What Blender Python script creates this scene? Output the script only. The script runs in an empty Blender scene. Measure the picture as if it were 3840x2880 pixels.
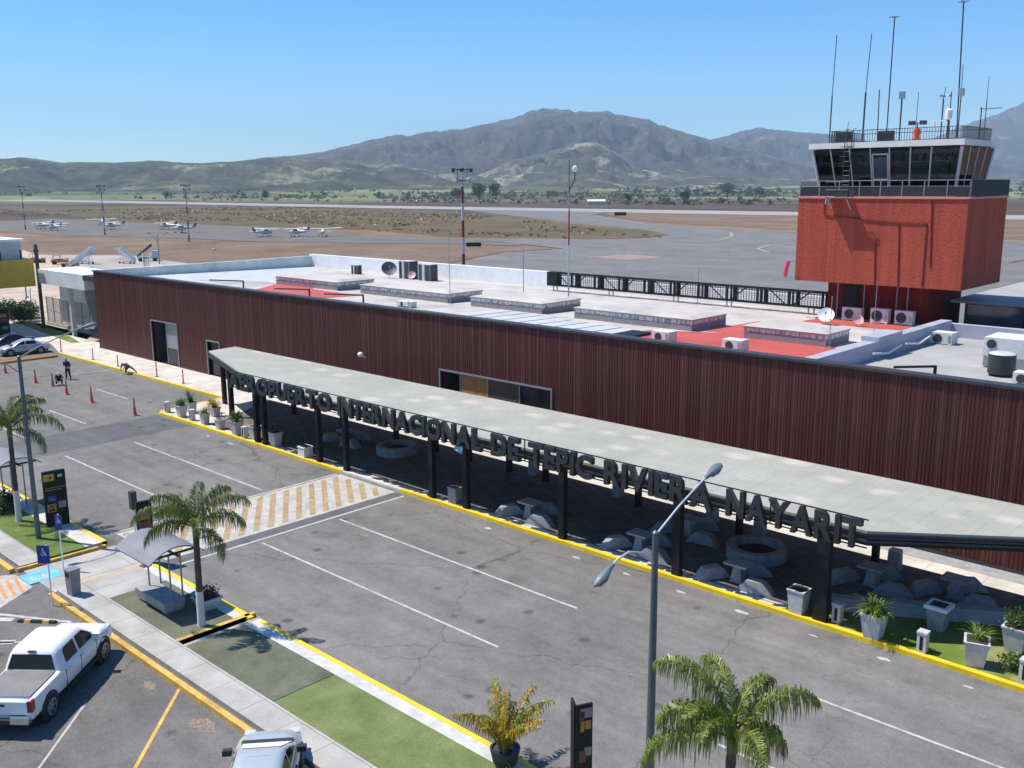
import bpy, math, random
import numpy as np
from mathutils import Vector, Matrix, noise as mnoise
random.seed(11)
SC = bpy.context.scene
COL = SC.collection
PI = math.pi
def R(a): return math.radians(a)

# ------------------------------------------------------------------ mesh builder
class MB:
    def __init__(s): s.v = []; s.f = []; s.m = []
    def add(s, vs, fs, mi=0):
        o = len(s.v); s.v += [tuple(p) for p in vs]
        for f in fs: s.f.append(tuple(i + o for i in f)); s.m.append(mi)
        return s
    def hexa(s, p, mi=0):      # p: 4 bottom ccw, 4 top ccw
        return s.add(p, [(3,2,1,0),(4,5,6,7),(0,1,5,4),(1,2,6,5),(2,3,7,6),(3,0,4,7)], mi)
    def box(s, x0, x1, y0, y1, z0, z1, mi=0):
        return s.hexa([(x0,y0,z0),(x1,y0,z0),(x1,y1,z0),(x0,y1,z0),(x0,y0,z1),(x1,y0,z1),(x1,y1,z1),(x0,y1,z1)], mi)
    def cbox(s, c, d, rz=0, mi=0, rx=0):   # centre, full sizes, turned about z
        m = Matrix.Rotation(rz,3,'Z') @ Matrix.Rotation(rx,3,'X')
        q = [(-1,-1,-1),(1,-1,-1),(1,1,-1),(-1,1,-1),(-1,-1,1),(1,-1,1),(1,1,1),(-1,1,1)]
        return s.hexa([Vector(c) + m @ Vector((a*d[0]/2,b*d[1]/2,e*d[2]/2)) for a,b,e in q], mi)
    def frus(s, c, b, t, z0, z1, mi=0):   # square frustum: centre, bottom (dx,dy), top (dx,dy)
        x,y = c
        return s.hexa([(x-b[0]/2,y-b[1]/2,z0),(x+b[0]/2,y-b[1]/2,z0),(x+b[0]/2,y+b[1]/2,z0),(x-b[0]/2,y+b[1]/2,z0),
                       (x-t[0]/2,y-t[1]/2,z1),(x+t[0]/2,y-t[1]/2,z1),(x+t[0]/2,y+t[1]/2,z1),(x-t[0]/2,y+t[1]/2,z1)], mi)
    def prism(s, poly, z0, z1, mi=0, top=None):
        n = len(poly); a = sum(poly[i][0]*poly[(i+1)%n][1]-poly[(i+1)%n][0]*poly[i][1] for i in range(n))
        if a < 0: poly = poly[::-1]
        vs = [(x,y,z0) for x,y in poly] + [(x,y,z1) for x,y in poly]
        s.add(vs, [tuple(range(n))[::-1]] , mi); o = len(s.v) - 2*n
        s.f.append(tuple(range(o+n, o+2*n))); s.m.append(mi if top is None else top)
        for i in range(n):
            j = (i+1) % n; s.f.append((o+i,o+j,o+n+j,o+n+i)); s.m.append(mi)
        return s
    def sheet(s, poly, z, mi=0):
        n = len(poly); a = sum(poly[i][0]*poly[(i+1)%n][1]-poly[(i+1)%n][0]*poly[i][1] for i in range(n))
        if a < 0: poly = poly[::-1]
        return s.add([(x,y,z) for x,y in poly], [tuple(range(n))], mi)
    def tube(s, path, r, n=8, mi=0, cap=True):
        P = [Vector(p) for p in path]; k = len(P)
        rs = r if isinstance(r,(list,tuple)) else [r]*k
        o = len(s.v); up = None
        for i,p in enumerate(P):
            d = (P[min(i+1,k-1)] - P[max(i-1,0)]).normalized()
            if up is None:
                up = Vector((0,0,1)) if abs(d.z) < .9 else Vector((1,0,0))
            a = d.cross(up).normalized(); b = a.cross(d).normalized(); up = b
            for j in range(n):
                t = 2*PI*j/n; s.v.append(tuple(p + (a*math.cos(t) + b*math.sin(t))*rs[i]))
        for i in range(k-1):
            for j in range(n):
                q = (j+1) % n; s.f.append((o+i*n+j, o+(i+1)*n+j, o+(i+1)*n+q, o+i*n+q)); s.m.append(mi)
        if cap:
            s.f.append(tuple(range(o,o+n))); s.m.append(mi)
            s.f.append(tuple(range(o+(k-1)*n,o+k*n))[::-1]); s.m.append(mi)
        return s
    def lathe(s, prof, c=(0,0), n=16, mi=0, ax='Z', cap=True):
        o = len(s.v)
        for r,z in prof:
            for j in range(n):
                t = 2*PI*j/n; p = (r*math.cos(t), r*math.sin(t), z)
                if ax == 'Y': p = (p[0], p[2], p[1])
                if ax == 'X': p = (p[2], p[0], p[1])
                s.v.append((p[0]+c[0], p[1]+c[1], p[2]+(c[2] if len(c) > 2 else 0)))
        k = len(prof)
        for i in range(k-1):
            for j in range(n):
                q = (j+1) % n; s.f.append((o+i*n+j,o+i*n+q,o+(i+1)*n+q,o+(i+1)*n+j)); s.m.append(mi)
        if cap:
            s.f.append(tuple(range(o,o+n))[::-1]); s.m.append(mi)
            s.f.append(tuple(range(o+(k-1)*n,o+k*n))); s.m.append(mi)
        return s
    def loft(s, rings, mi=0, cap=True):
        n = len(rings[0]); o = len(s.v)
        for r in rings: s.v += [tuple(p) for p in r]
        for i in range(len(rings)-1):
            for j in range(n):
                q = (j+1) % n; s.f.append((o+i*n+j,o+i*n+q,o+(i+1)*n+q,o+(i+1)*n+j)); s.m.append(mi)
        if cap:
            s.f.append(tuple(range(o,o+n))[::-1]); s.m.append(mi)
            e = o+(len(rings)-1)*n; s.f.append(tuple(range(e,e+n))); s.m.append(mi)
        return s
    def quad(s, a, b, c, d, mi=0): return s.add([a,b,c,d],[(0,1,2,3)],mi)
    def slab(s, a, b, c, d, t, mi=0):  # a thin plate a-b-c-d pushed t along its normal
        a,b,c,d = map(Vector,(a,b,c,d)); n = (b-a).cross(d-a).normalized()*t
        return s.hexa([a,b,c,d,a+n,b+n,c+n,d+n], mi)
    def disc(s, c, r, n=16, mi=0, z=None, sx=1, sy=1):
        return s.add([(c[0]+r*sx*math.cos(2*PI*j/n), c[1]+r*sy*math.sin(2*PI*j/n), c[2]) for j in range(n)], [tuple(range(n))], mi)
    def build(s, name, mats, parent=None, loc=(0,0,0), rz=0, smooth=False, fix=True):
        me = bpy.data.meshes.new(name); me.from_pydata(s.v, [], s.f)
        if not isinstance(mats,(list,tuple)): mats = [mats]
        for m in mats: me.materials.append(m)
        if len(mats) > 1: me.polygons.foreach_set('material_index', s.m)
        if fix and len(s.f) < 60000:
            import bmesh
            bm = bmesh.new(); bm.from_mesh(me); bmesh.ops.recalc_face_normals(bm, faces=bm.faces); bm.to_mesh(me); bm.free()
        if smooth:
            me.shade_smooth(); me.set_sharp_from_angle(angle=R(smooth if smooth is not True else 40))
        me.update()
        o = bpy.data.objects.new(name, me); COL.objects.link(o); o.location = loc; o.rotation_euler = (0,0,rz)
        if parent: o.parent = parent
        return o

def tag(o, label=None, cat=None, group=None, kind=None):
    if label: o['label'] = label
    if cat: o['category'] = cat
    if group: o['group'] = group
    if kind: o['kind'] = kind
    return o
def thing(name, label, cat, loc=(0,0,0), rz=0, group=None):
    o = bpy.data.objects.new(name, None); COL.objects.link(o); o.empty_display_size = .2
    o.location = loc; o.rotation_euler = (0,0,rz)
    return tag(o, label, cat, group)
def dup(root, loc, rz=0, label=None, group=None, scale=None):
    r = root.copy(); COL.objects.link(r); r.location = loc; r.rotation_euler = (0,0,rz)
    if scale: r.scale = scale
    if label: r['label'] = label
    if group: r['group'] = group
    for ch in list(root.children):
        c = ch.copy(); COL.objects.link(c); c.parent = r
        for g in list(ch.children):
            d = g.copy(); COL.objects.link(d); d.parent = c
    return r
def struct(name, mb, mat, **k):
    return tag(mb.build(name, mat, **k), kind='structure')

# ------------------------------------------------------------------ materials
def nt(name):
    m = bpy.data.materials.new(name); m.use_nodes = True
    t = m.node_tree; b = t.nodes['Principled BSDF']
    return m, t, b
def N(t, kind, **kw):
    n = t.nodes.new(kind)
    for k,v in kw.items():
        if k in n.inputs.keys() if hasattr(n.inputs,'keys') else False: n.inputs[k].default_value = v
        else: setattr(n, k, v)
    return n
def L(t, a, b): t.links.new(a, b)
def pos(t, scale=(1,1,1), obj=False):
    if obj: src = t.nodes.new('ShaderNodeTexCoord').outputs['Object']
    else: src = t.nodes.new('ShaderNodeNewGeometry').outputs['Position']
    mp = t.nodes.new('ShaderNodeMapping'); mp.inputs['Scale'].default_value = scale
    L(t, src, mp.inputs['Vector']); return mp.outputs['Vector']
def noise(t, vec, scale, detail=4, rough=.55):
    n = t.nodes.new('ShaderNodeTexNoise'); n.inputs['Scale'].default_value = scale
    n.inputs['Detail'].default_value = detail; n.inputs['Roughness'].default_value = rough
    L(t, vec, n.inputs['Vector']); return n.outputs['Fac']
def ramp(t, fac, stops, mode='LINEAR'):
    r = t.nodes.new('ShaderNodeValToRGB'); r.color_ramp.interpolation = mode
    e = r.color_ramp.elements
    while len(e) < len(stops): e.new(.5)
    for x,(p,c) in zip(e, stops):
        x.position = p; x.color = (*c,1) if len(c) == 3 else c
    L(t, fac, r.inputs['Fac']); return r.outputs['Color']
def mix(t, fac, a, b, blend='MIX'):
    n = t.nodes.new('ShaderNodeMix'); n.data_type = 'RGBA'; n.blend_type = blend
    for sock,val in ((n.inputs[0],fac),(n.inputs[6],a),(n.inputs[7],b)):
        if hasattr(val,'is_linked'): L(t, val, sock)
        elif isinstance(val,(int,float)): sock.default_value = val
        else: sock.default_value = (*val,1)
    return n.outputs[2]
def mth(t, op, a, b=None, c=None):
    n = t.nodes.new('ShaderNodeMath'); n.operation = op
    for i,val in enumerate((a,b,c)):
        if val is None: continue
        if hasattr(val,'is_linked'): L(t, val, n.inputs[i])
        else: n.inputs[i].default_value = val
    return n.outputs[0]
def bump(t, b, h, strength=.3, dist=.02):
    n = t.nodes.new('ShaderNodeBump'); n.inputs['Strength'].default_value = strength; n.inputs['Distance'].default_value = dist
    L(t, h, n.inputs['Height']); L(t, n.outputs['Normal'], b.inputs['Normal'])
def gr(v): return (v,v,v)
def mat(name, col, rough=.7, metal=0, var=.18, sc=1.5, bmp=0, bsc=25, obj=False, stain=0, spec=.5):
    m, t, b = nt(name); p = pos(t, obj=obj)
    f = noise(t, p, sc, 6, .6)
    lo = tuple(max(0,c*(1-var)) for c in col); hi = tuple(min(1,c*(1+var)) for c in col)
    c = ramp(t, f, [(.3,lo),(.7,hi)])
    if stain:
        s = ramp(t, noise(t, p, sc*.35, 8, .7), [(.5,gr(1)),(.72,gr(1-stain))])
        c = mix(t, 1, c, s, 'MULTIPLY')
    L(t, c, b.inputs['Base Color'])
    b.inputs['Roughness'].default_value = rough; b.inputs['Metallic'].default_value = metal
    b.inputs['Specular IOR Level'].default_value = spec
    if bmp: bump(t, b, noise(t, p, bsc, 4), bmp)
    return m

# plain ones
m_black   = mat('black_steel', (.012,.012,.013), .6, 0, .3, spec=.25)
m_dark    = mat('dark_grey_paint', (.035,.037,.04), .5, 0, .25)
m_letter  = mat('brushed_dark_letter', (.034,.037,.039), .5, .1, .4, 4, spec=.35)
m_white   = mat('white_paint', (.8,.8,.79), .5, 0, .06, 2, stain=.15)
m_offw    = mat('weathered_white', (.68,.68,.64), .7, 0, .12, .6, stain=.35)
m_lgrey   = mat('light_grey_paint', (.5,.51,.52), .55, 0, .12, 1, stain=.2)
m_mgrey   = mat('mid_grey_paint', (.26,.27,.28), .55, 0, .15, 1, stain=.2)
m_galv    = mat('galvanised_steel', (.33,.36,.39), .4, .6, .12, 3)
m_conc    = mat('concrete', (.42,.40,.37), .85, 0, .18, 1.2, .25, 30, stain=.3)
m_concd   = mat('grey_cast_concrete', (.29,.295,.295), .8, 0, .2, 3, .3, 30, stain=.25)
m_pot     = mat('pale_cement_pot', (.50,.48,.47), .8, 0, .15, 4, .2, 40, obj=True, stain=.25)
m_soil    = mat('potting_soil', (.05,.035,.025), .95, 0, .4, 10)
m_yellow  = mat('yellow_kerb_paint', (.78,.53,.015), .55, 0, .12, 1.6, .1, 30, stain=.18)
m_yelold  = mat('faded_yellow_paint', (.60,.36,.07), .7, 0, .28, 2.6, .2, 30, stain=.4)
m_orange  = mat('orange_plastic', (.75,.09,.03), .5, 0, .1)
m_cone    = mat('cone_orange', (.62,.12,.07), .55, 0, .15, 3)
m_redb    = mat('brown_red_mulch', (.24,.09,.06), .95, 0, .3, 5, .5, 20)
m_blue    = mat('blue_sign_face', (.01,.035,.24), .4, 0, .1)
m_sky     = mat('light_blue_ground_paint', (.12,.42,.62), .7, 0, .25, 2)
m_glass   = mat('dark_glass', (.010,.012,.014), .1, 0, .2, .5, spec=.35)
m_glass2  = mat('blue_grey_glass', (.05,.075,.085), .1, 0, .3, .5, spec=.7)
m_tyre    = mat('tyre_rubber', (.018,.018,.018), .85, 0, .2, 6)
m_rim     = mat('alloy_rim', (.42,.43,.45), .35, .7, .1)
m_chrome  = mat('chrome', (.6,.62,.65), .15, .9, .05)
m_redlens = mat('red_lamp_lens', (.28,.015,.015), .2, 0, .2)
m_clear   = mat('clear_lamp_lens', (.6,.62,.65), .12, .2, .1)
m_skin    = mat('skin', (.36,.19,.12), .6, 0, .1)
m_hair    = mat('black_hair', (.012,.01,.01), .6, 0, .2)
m_bark    = mat('palm_bark', (.085,.065,.05), .9, 0, .35, 6, .6, 18)
m_lime    = mat('limewashed_trunk', (.62,.61,.57), .85, 0, .12, 5, .4, 20)
m_masred  = mat('mast_red_paint', (.26,.02,.02), .5, 0, .15)
m_shed    = mat('mustard_panel', (.62,.40,.04), .6, 0, .1, .6, stain=.2)
# ------------------------------------------------------------------ special surfaces
def asphalt(name, base, cracks=True):
    m,t,b = nt(name); p = pos(t)
    big = noise(t, p, .09, 5, .6); mid = noise(t, p, .7, 6, .65); fine = noise(t, p, 14, 5, .75)
    c = ramp(t, big, [(.3,tuple(x*.80 for x in base)),(.5,base),(.72,tuple(x*1.16 for x in base))])
    c = mix(t, 1, c, ramp(t, mid, [(.25,gr(.80)),(.75,gr(1.16))]), 'MULTIPLY')
    c = mix(t, 1, c, ramp(t, noise(t,p,3.2,5,.7), [(.3,gr(.88)),(.7,gr(1.12))]), 'MULTIPLY')
    c = mix(t, 1, c, ramp(t, fine, [(.2,gr(.62)),(.5,gr(1)),(.8,gr(1.36))]), 'MULTIPLY')
    trk = noise(t, pos(t,(.05,1.0,1)), 1.1, 4, .6)
    c = mix(t, 1, c, ramp(t, trk, [(.3,gr(.86)),(.7,gr(1.1))]), 'MULTIPLY')
    oil = noise(t, p, .42, 3, .5)
    c = mix(t, 1, c, ramp(t, oil, [(.60,gr(1)),(.76,gr(.72))]), 'MULTIPLY')
    vs = t.nodes.new('ShaderNodeTexVoronoi'); vs.inputs['Scale'].default_value = .55; L(t, p, vs.inputs['Vector'])
    spot = mth(t,'ADD',vs.outputs['Distance'],mth(t,'MULTIPLY',noise(t,p,6,3),.16))
    c = mix(t, 1, c, ramp(t, spot, [(.16,gr(.55)),(.23,gr(1))]), 'MULTIPLY')
    if cracks:
        wob = t.nodes.new('ShaderNodeTexNoise'); wob.inputs['Scale'].default_value = 1.1; wob.inputs['Detail'].default_value = 6; L(t, p, wob.inputs['Vector'])
        add = t.nodes.new('ShaderNodeVectorMath'); add.operation = 'MULTIPLY_ADD'
        L(t, wob.outputs['Color'], add.inputs[0]); add.inputs[1].default_value = (1.3,1.3,0); L(t, p, add.inputs[2])
        for sc,wd,dk,thr in ((.11,.0026,.56,.32),(.25,.0045,.74,.5)):
            v = t.nodes.new('ShaderNodeTexVoronoi'); v.feature = 'DISTANCE_TO_EDGE'; v.inputs['Scale'].default_value = sc
            L(t, add.outputs[0], v.inputs['Vector'])
            line = ramp(t, v.outputs['Distance'], [(0,gr(dk)),(wd*.6,gr(dk)),(wd*1.6,gr(1))])
            gate = ramp(t, noise(t, p, .16 if sc < .2 else .11, 3), [(thr,gr(0)),(thr+.08,gr(1))])
            c = mix(t, gate, c, mix(t, 1, c, line, 'MULTIPLY'))
    L(t, c, b.inputs['Base Color']); b.inputs['Roughness'].default_value = .9; b.inputs['Specular IOR Level'].default_value = .25
    bump(t, b, fine, .25, .01)
    return m
m_road  = asphalt('road_asphalt', (.172,.162,.149))
m_lot   = asphalt('parking_asphalt', (.150,.141,.129))
m_air   = asphalt('airfield_asphalt', (.170,.163,.153), False)
m_ga    = asphalt('old_apron_asphalt', (.150,.132,.115), False)
m_rwy   = mat('runway_concrete', (.30,.285,.265), .9, 0, .15, .02, stain=.15)

def paving(name, base, joint, sx, sy, rot=0, w=.02, dark=.6):
    m,t,b = nt(name)
    g = t.nodes.new('ShaderNodeNewGeometry'); mp = t.nodes.new('ShaderNodeMapping')
    mp.inputs['Rotation'].default_value = (0,0,rot); L(t, g.outputs['Position'], mp.inputs['Vector'])
    br = t.nodes.new('ShaderNodeTexBrick'); br.offset = 0; L(t, mp.outputs[0], br.inputs['Vector'])
    br.inputs['Color1'].default_value = (*base,1); br.inputs['Color2'].default_value = (*[x*.9 for x in base],1)
    br.inputs['Mortar'].default_value = (*joint,1); br.inputs['Scale'].default_value = 1
    br.inputs['Mortar Size'].default_value = w; br.inputs['Brick Width'].default_value = sx; br.inputs['Row Height'].default_value = sy
    p = pos(t); c = mix(t, 1, br.outputs['Color'], ramp(t, noise(t,p,.8,7,.65), [(.28,gr(.72)),(.7,gr(1.12))]), 'MULTIPLY')
    c = mix(t, 1, c, ramp(t, noise(t,p,.25,6,.7), [(.5,gr(1)),(.75,gr(dark))]), 'MULTIPLY')
    c = mix(t, 1, c, ramp(t, noise(t,p,18,4,.7), [(.2,gr(.85)),(.8,gr(1.12))]), 'MULTIPLY')
    L(t, c, b.inputs['Base Color']); b.inputs['Roughness'].default_value = .85; b.inputs['Specular IOR Level'].default_value = .3
    bump(t, b, noise(t,p,25,4), .15)
    return m
m_walk  = paving('sidewalk_concrete', (.43,.405,.37), (.20,.185,.17), 1.72, 2.4, 0, .014, .78)
m_plaza_shade = paving('stamped_brown_shade_paving', (.155,.122,.10), (.25,.21,.17), .8, .8, R(28), .02, .7)  # brown stamped paving, its colour darkened for the shade under the canopy
m_pale  = paving('pale_walk', (.62,.57,.51), (.40,.36,.32), 2.2, 2.2, 0, .02, .85)
m_bandw = mat('white_kerb_strip', (.52,.50,.47), .75, 0, .2, 1.8, .1, stain=.4)

def grass(name, a, b_, c_, sc=1.2, fine=22):
    m,t,b = nt(name); p = pos(t)
    c = ramp(t, noise(t,p,sc,7,.65), [(.28,a),(.52,b_),(.75,c_)])
    c = mix(t, 1, c, ramp(t, noise(t,p,fine,5,.75), [(.2,gr(.6)),(.5,gr(1)),(.8,gr(1.35))]), 'MULTIPLY')
    L(t, c, b.inputs['Base Color']); b.inputs['Roughness'].default_value = .95; b.inputs['Specular IOR Level'].default_value = .1
    bump(t, b, noise(t,p,30,5,.7), .8, .03)
    return m
m_turf1 = grass('green_turf', (.115,.145,.050), (.165,.20,.075), (.235,.245,.115), .9)
m_turf2 = grass('dull_turf', (.095,.105,.068), (.14,.145,.10), (.19,.18,.135), .9)
m_lawn  = grass('planted_lawn', (.09,.15,.025), (.15,.20,.045), (.40,.33,.20), .42)
m_lawnl = grass('deep_green_lawn', (.08,.13,.03), (.12,.17,.045), (.17,.19,.07), 1.1)  # darker green lawn without straw tones

# far country: dry meadows, hedges and crop fields
def country():
    m,t,b = nt('open_country'); p = pos(t)
    dist = t.nodes.new('ShaderNodeVectorMath'); dist.operation = 'LENGTH'; L(t, p, dist.inputs[0])
    dry = ramp(t, noise(t,p,.035,8,.7), [(.25,(.10,.065,.04)),(.45,(.19,.125,.075)),(.6,(.26,.175,.105)),(.8,(.31,.235,.15))])
    burn = ramp(t, noise(t,p,.011,8,.7), [(.3,(.055,.045,.038)),(.55,(.10,.075,.055)),(.8,(.16,.115,.075))])
    v = t.nodes.new('ShaderNodeTexVoronoi'); v.inputs['Scale'].default_value = .0032; v.inputs['Randomness'].default_value = .9
    mp = t.nodes.new('ShaderNodeMapping'); mp.inputs['Rotation'].default_value = (0,0,R(24)); mp.inputs['Scale'].default_value = (1,2.1,1); L(t, p, mp.inputs['Vector']); L(t, mp.outputs[0], v.inputs['Vector'])
    sep = t.nodes.new('ShaderNodeSeparateColor'); L(t, v.outputs['Color'], sep.inputs[0])
    fld = ramp(t, sep.outputs[0], [(0,(.07,.085,.04)),(.18,(.11,.125,.055)),(.36,(.19,.20,.09)),(.5,(.15,.125,.08)),(.64,(.235,.245,.12)),(.8,(.055,.068,.038)),(.92,(.21,.175,.125))], 'CONSTANT')
    fld = mix(t, 1, fld, ramp(t, noise(t,p,.02,8,.7), [(.3,gr(.55)),(.7,gr(1.15))]), 'MULTIPLY')
    f1 = ramp(t, mth(t,'ADD',dist.outputs['Value'],mth(t,'MULTIPLY',noise(t,p,.01,4),120)), [(0,gr(0)),(1,gr(1))])
    def step(a,b2):
        mr = t.nodes.new('ShaderNodeMapRange'); mr.inputs['From Min'].default_value = a; mr.inputs['From Max'].default_value = b2
        L(t, mth(t,'ADD',dist.outputs['Value'],mth(t,'MULTIPLY',noise(t,p,.008,5),a*.25)), mr.inputs['Value']); return mr.outputs['Result']
    c = mix(t, step(470,640), dry, burn); c = mix(t, step(1050,1350), c, fld)
    L(t, c, b.inputs['Base Color']); b.inputs['Roughness'].default_value = 1; b.inputs['Specular IOR Level'].default_value = .05
    return m
m_country = country()
m_dry   = grass('dry_orange_grass', (.13,.088,.06), (.185,.13,.09), (.26,.195,.14), .05, .9)
m_tall  = grass('tall_brown_grass', (.075,.07,.032), (.125,.095,.055), (.19,.135,.08), .035, .6)
m_dirt  = mat('pale_dirt', (.44,.35,.26), .95, 0, .25, .3, stain=.2)
m_yard  = mat('service_yard_concrete', (.36,.31,.26), .9, 0, .2, .12, stain=.3)
m_rub   = mat('rubble', (.21,.165,.13), .95, 0, .5, 9, .8, 14)
m_mark  = mat('road_paint_white', (.45,.43,.40), .7, 0, .3, 4, stain=.5)
m_worn  = mat('worn_paint_white', (.42,.395,.355), .8, 0, .2, 2.2, stain=.3)
m_worny = mat('worn_ochre_paint', (.35,.245,.125), .8, 0, .25, 2.6, stain=.3)

# ------------------------------------------------------------------ ground, roads, airfield
g = MB()
for i in range(48):          # one sheet out to the horizon, as a fan of rings
    a0,a1 = 2*PI*i/48, 2*PI*(i+1)/48
    rr = [0,400,1500,4500,9300]
    for k in range(4):
        g.add([(rr[k]*math.cos(a0),rr[k]*math.sin(a0),-.06),(rr[k+1]*math.cos(a0),rr[k+1]*math.sin(a0),-.06),(rr[k+1]*math.cos(a1),rr[k+1]*math.sin(a1),-.06),(rr[k]*math.cos(a1),rr[k]*math.sin(a1),-.06)],[(0,1,2,3)])
struct('ground', g, m_country)
struct('road', MB().sheet([(-200,17.5),(25,17.5),(25,36.3),(-92.5,36.3),(-92.5,40),(-200,40)], 0), m_road)
struct('parking_lot', MB().sheet([(-120,-12),(25,-12),(25,17.5),(-120,17.5)], 0), m_lot)

def far_sheet(name, pts, z, m): struct(name, MB().sheet(pts, z), m)
far_sheet('runway', [(-2600,610),(-1738,560),(-885,520),(-564,508),(-149,512),(300,520),(300,462),(-149,452),(-564,448),(-885,458),(-1738,492),(-2600,535)], .02, m_rwy)
far_sheet('taxiway', [(-475,452),(-351,372),(-242,303),(-195,276),(-172,254),(-169,238),(-176,222),(-200,214),(-200,196),(-60,196),(-60,262),(-81,284),(-164,299),(-214,318),(-254,347),(-325,408),(-352,452)], .05, m_air)
far_sheet('apron', [(-156,184),(-200,200),(-190,206),(-60,206),(150,206),(150,66),(-142,66),(-143,135),(-151,150),(-158,167)], .08, m_air)
far_sheet('light_aircraft_apron', [(-520,205),(-469,204),(-386,207),(-340,212),(-292,203),(-275,201),(-237,203),(-210,201),(-180,202),(-174,187),(-191,183),(-215,170),(-247,154),(-281,150),(-342,133),(-470,130)], .03, m_ga)
far_sheet('dry_meadow', [(-281,149),(-247,153),(-215,169),(-191,182),(-174,186),(-158,183),(-160,167),(-153,150),(-145,135),(-144,70),(-260,70),(-330,90),(-345,132)], .01, m_dry)
far_sheet('dry_grass_island', [(-169,250),(-172,236),(-180,222),(-200,213),(-222,208),(-253,215),(-279,222),(-310,216),(-345,216),(-470,212),(-900,300),(-740,440),(-556,436),(-456,424),(-351,368),(-242,299),(-193,272)], .02, m_tall)
far_sheet('dry_grass_verge', [(-341,432),(-262,360),(-223,335),(-171,316),(-120,300),(-60,290),(200,300),(200,450),(-228,442),(-340,444)], .02, m_dry)
far_sheet('service_yard', [(-250,84),(-220,104),(-185,100),(-144,86),(-144,66),(-95,66),(-95,42),(-140,42),(-220,60)], .04, m_yard)
far_sheet('dirt_lot', [(-99,41),(-104,44.3),(-116,44.6),(-118,42.5),(-140,40.2),(-260,55),(-260,95),(-140,66),(-98,66)], .06, m_dirt)
mk = MB()
cl = [(-315,395),(-227,319),(-194,302),(-166,280),(-154,260),(-146,240),(-146,227),(-157,210),(-180,202)]
for (a,b_) in zip(cl, cl[1:]):
    a = Vector((*a,0)); b_ = Vector((*b_,0)); n = (b_-a).normalized().cross(Vector((0,0,1)))*.45
    mk.sheet([(a+n)[:2],(b_+n)[:2],(b_-n)[:2],(a-n)[:2]], .1)
cl = [(-111,204),(-119,213),(-124,228),(-121,240),(-100,252)]
for (a,b_) in zip(cl, cl[1:]):
    a = Vector((*a,0)); b_ = Vector((*b_,0)); n = (b_-a).normalized().cross(Vector((0,0,1)))*.5
    mk.sheet([(a+n)[:2],(b_+n)[:2],(b_-n)[:2],(a-n)[:2]], .1)
struct('taxiway_marking', mk, mat('faint_yellow_line',(.30,.27,.20),.8,0,.2,.3))
struct('apron_marking', MB().sheet([(-134,166),(-131.5,178),(-121,176),(-121.5,164)], .1), mat('faded_red_paint',(.27,.19,.165),.8,0,.2,.4))

# ------------------------------------------------------------------ pavements, kerbs, islands
E30 = 30.75
sw = MB().prism([(-63.0,E30),(25,E30),(25,40.3),(-93.3,40.3),(-93.3,36.35),(-64.0,36.35)], -.05, .15)
struct('terminal_pavement', sw, m_pale)
struct('plaza_shade_paving', MB().sheet([(-57,31.35),(25,31.35),(25,38.2),(-60.5,38.2)], .154), m_plaza_shade)  # covers the canopy's shadow area; that shade is in its colour
struct('gravel_strip', MB().sheet([(-45,39.3),(25,39.3),(25,40.28),(-45,40.28)], .158), m_concd)
struct('lawn', MB().prism([(-15.6,30.98),(25,30.98),(25,35.4),(-9.4,35.4),(-14.2,32.4),(-14.6,31.5)], .1, .175), m_lawn)
def kerb(pts, w=.24, z=.17, m=m_yellow, mb=None):
    k = MB()
    for a,b_ in zip(pts, pts[1:]):
        a = Vector((*a,0)); b_ = Vector((*b_,0)); n = (b_-a).normalized().cross(Vector((0,0,1)))*w
        k.prism([a[:2],b_[:2],(b_-n*.9)[:2],(a-n*.9)[:2]], -.05, z)
    struct('kerb', k, m)
kerb([(-63.2,E30-.02),(-42.0,E30-.02)], w=.26); kerb([(-37.0,E30-.02),(25,E30-.02)], w=.26)
kerb([(-93.4,36.3),(-64.0,36.3)], w=.24)
kerb([(-64.0,36.4),(-63.2,30.72)], w=.24)
struct('crossing_ramp', MB().prism([(-42.0,E30-.02),(-37.0,E30-.02),(-37.0,E30+.3),(-42.0,E30+.3)], -.05, .1), m_worn)

# median with pavement, turf and white strip
struct('median_pavement', MB().prism([(-34.9,13.45),(25,13.45),(25,14.5),(-34.9,14.5)], -.05, .15), m_walk)
struct('median_turf', MB().prism([(-23.76,14.5),(25,14.5),(25,16.78),(-23.76,16.78)], -.05, .16), m_turf1)
struct('median_turf', MB().prism([(-29.1,14.5),(-23.8,14.5),(-23.8,16.78),(-29.1,16.78)], -.05, .158), m_turf2)
struct('median_strip', MB().prism([(-29.1,16.78),(25,16.78),(25,17.42),(-29.1,17.42)], -.05, .15), m_bandw)
kerb([(-28.9,17.42),(-15.4,17.42),(25,17.42)], w=-.2, z=.165)
kerb([(-37.05,13.24),(25,13.24)], w=-.22, z=.17, m=m_yelold)
struct('gutter', MB().prism([(-29.35,14.5),(-29.1,14.5),(-29.1,17.5),(-29.35,17.5)], -.05, .11), m_walk)
struct('palm_island_turf', MB().prism([(-34.9,14.5),(-29.6,14.5),(-29.6,16.78),(-34.9,16.78)], -.05, .16), m_turf2)
struct('palm_island_strip', MB().prism([(-36.75,16.78),(-29.6,16.78),(-29.6,17.35),(-36.75,17.35)], -.05, .15), m_bandw)
kerb([(-36.9,17.35),(-29.4,17.35)], w=-.22, z=.17)
kerb([(-29.6,14.5),(-29.6,17.56)], w=.22, z=.17, m=m_yelold)
struct('crossing_pavement', MB().prism([(-37.2,13.45),(-34.9,13.45),(-34.9,16.78),(-37.2,16.78)], -.05, .148), m_walk)
struct('crossing_path', MB().prism([(-40.5,13.4),(-37.3,13.4),(-37.3,17.3),(-40.5,17.3)], -.05, .03), m_walk)
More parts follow.
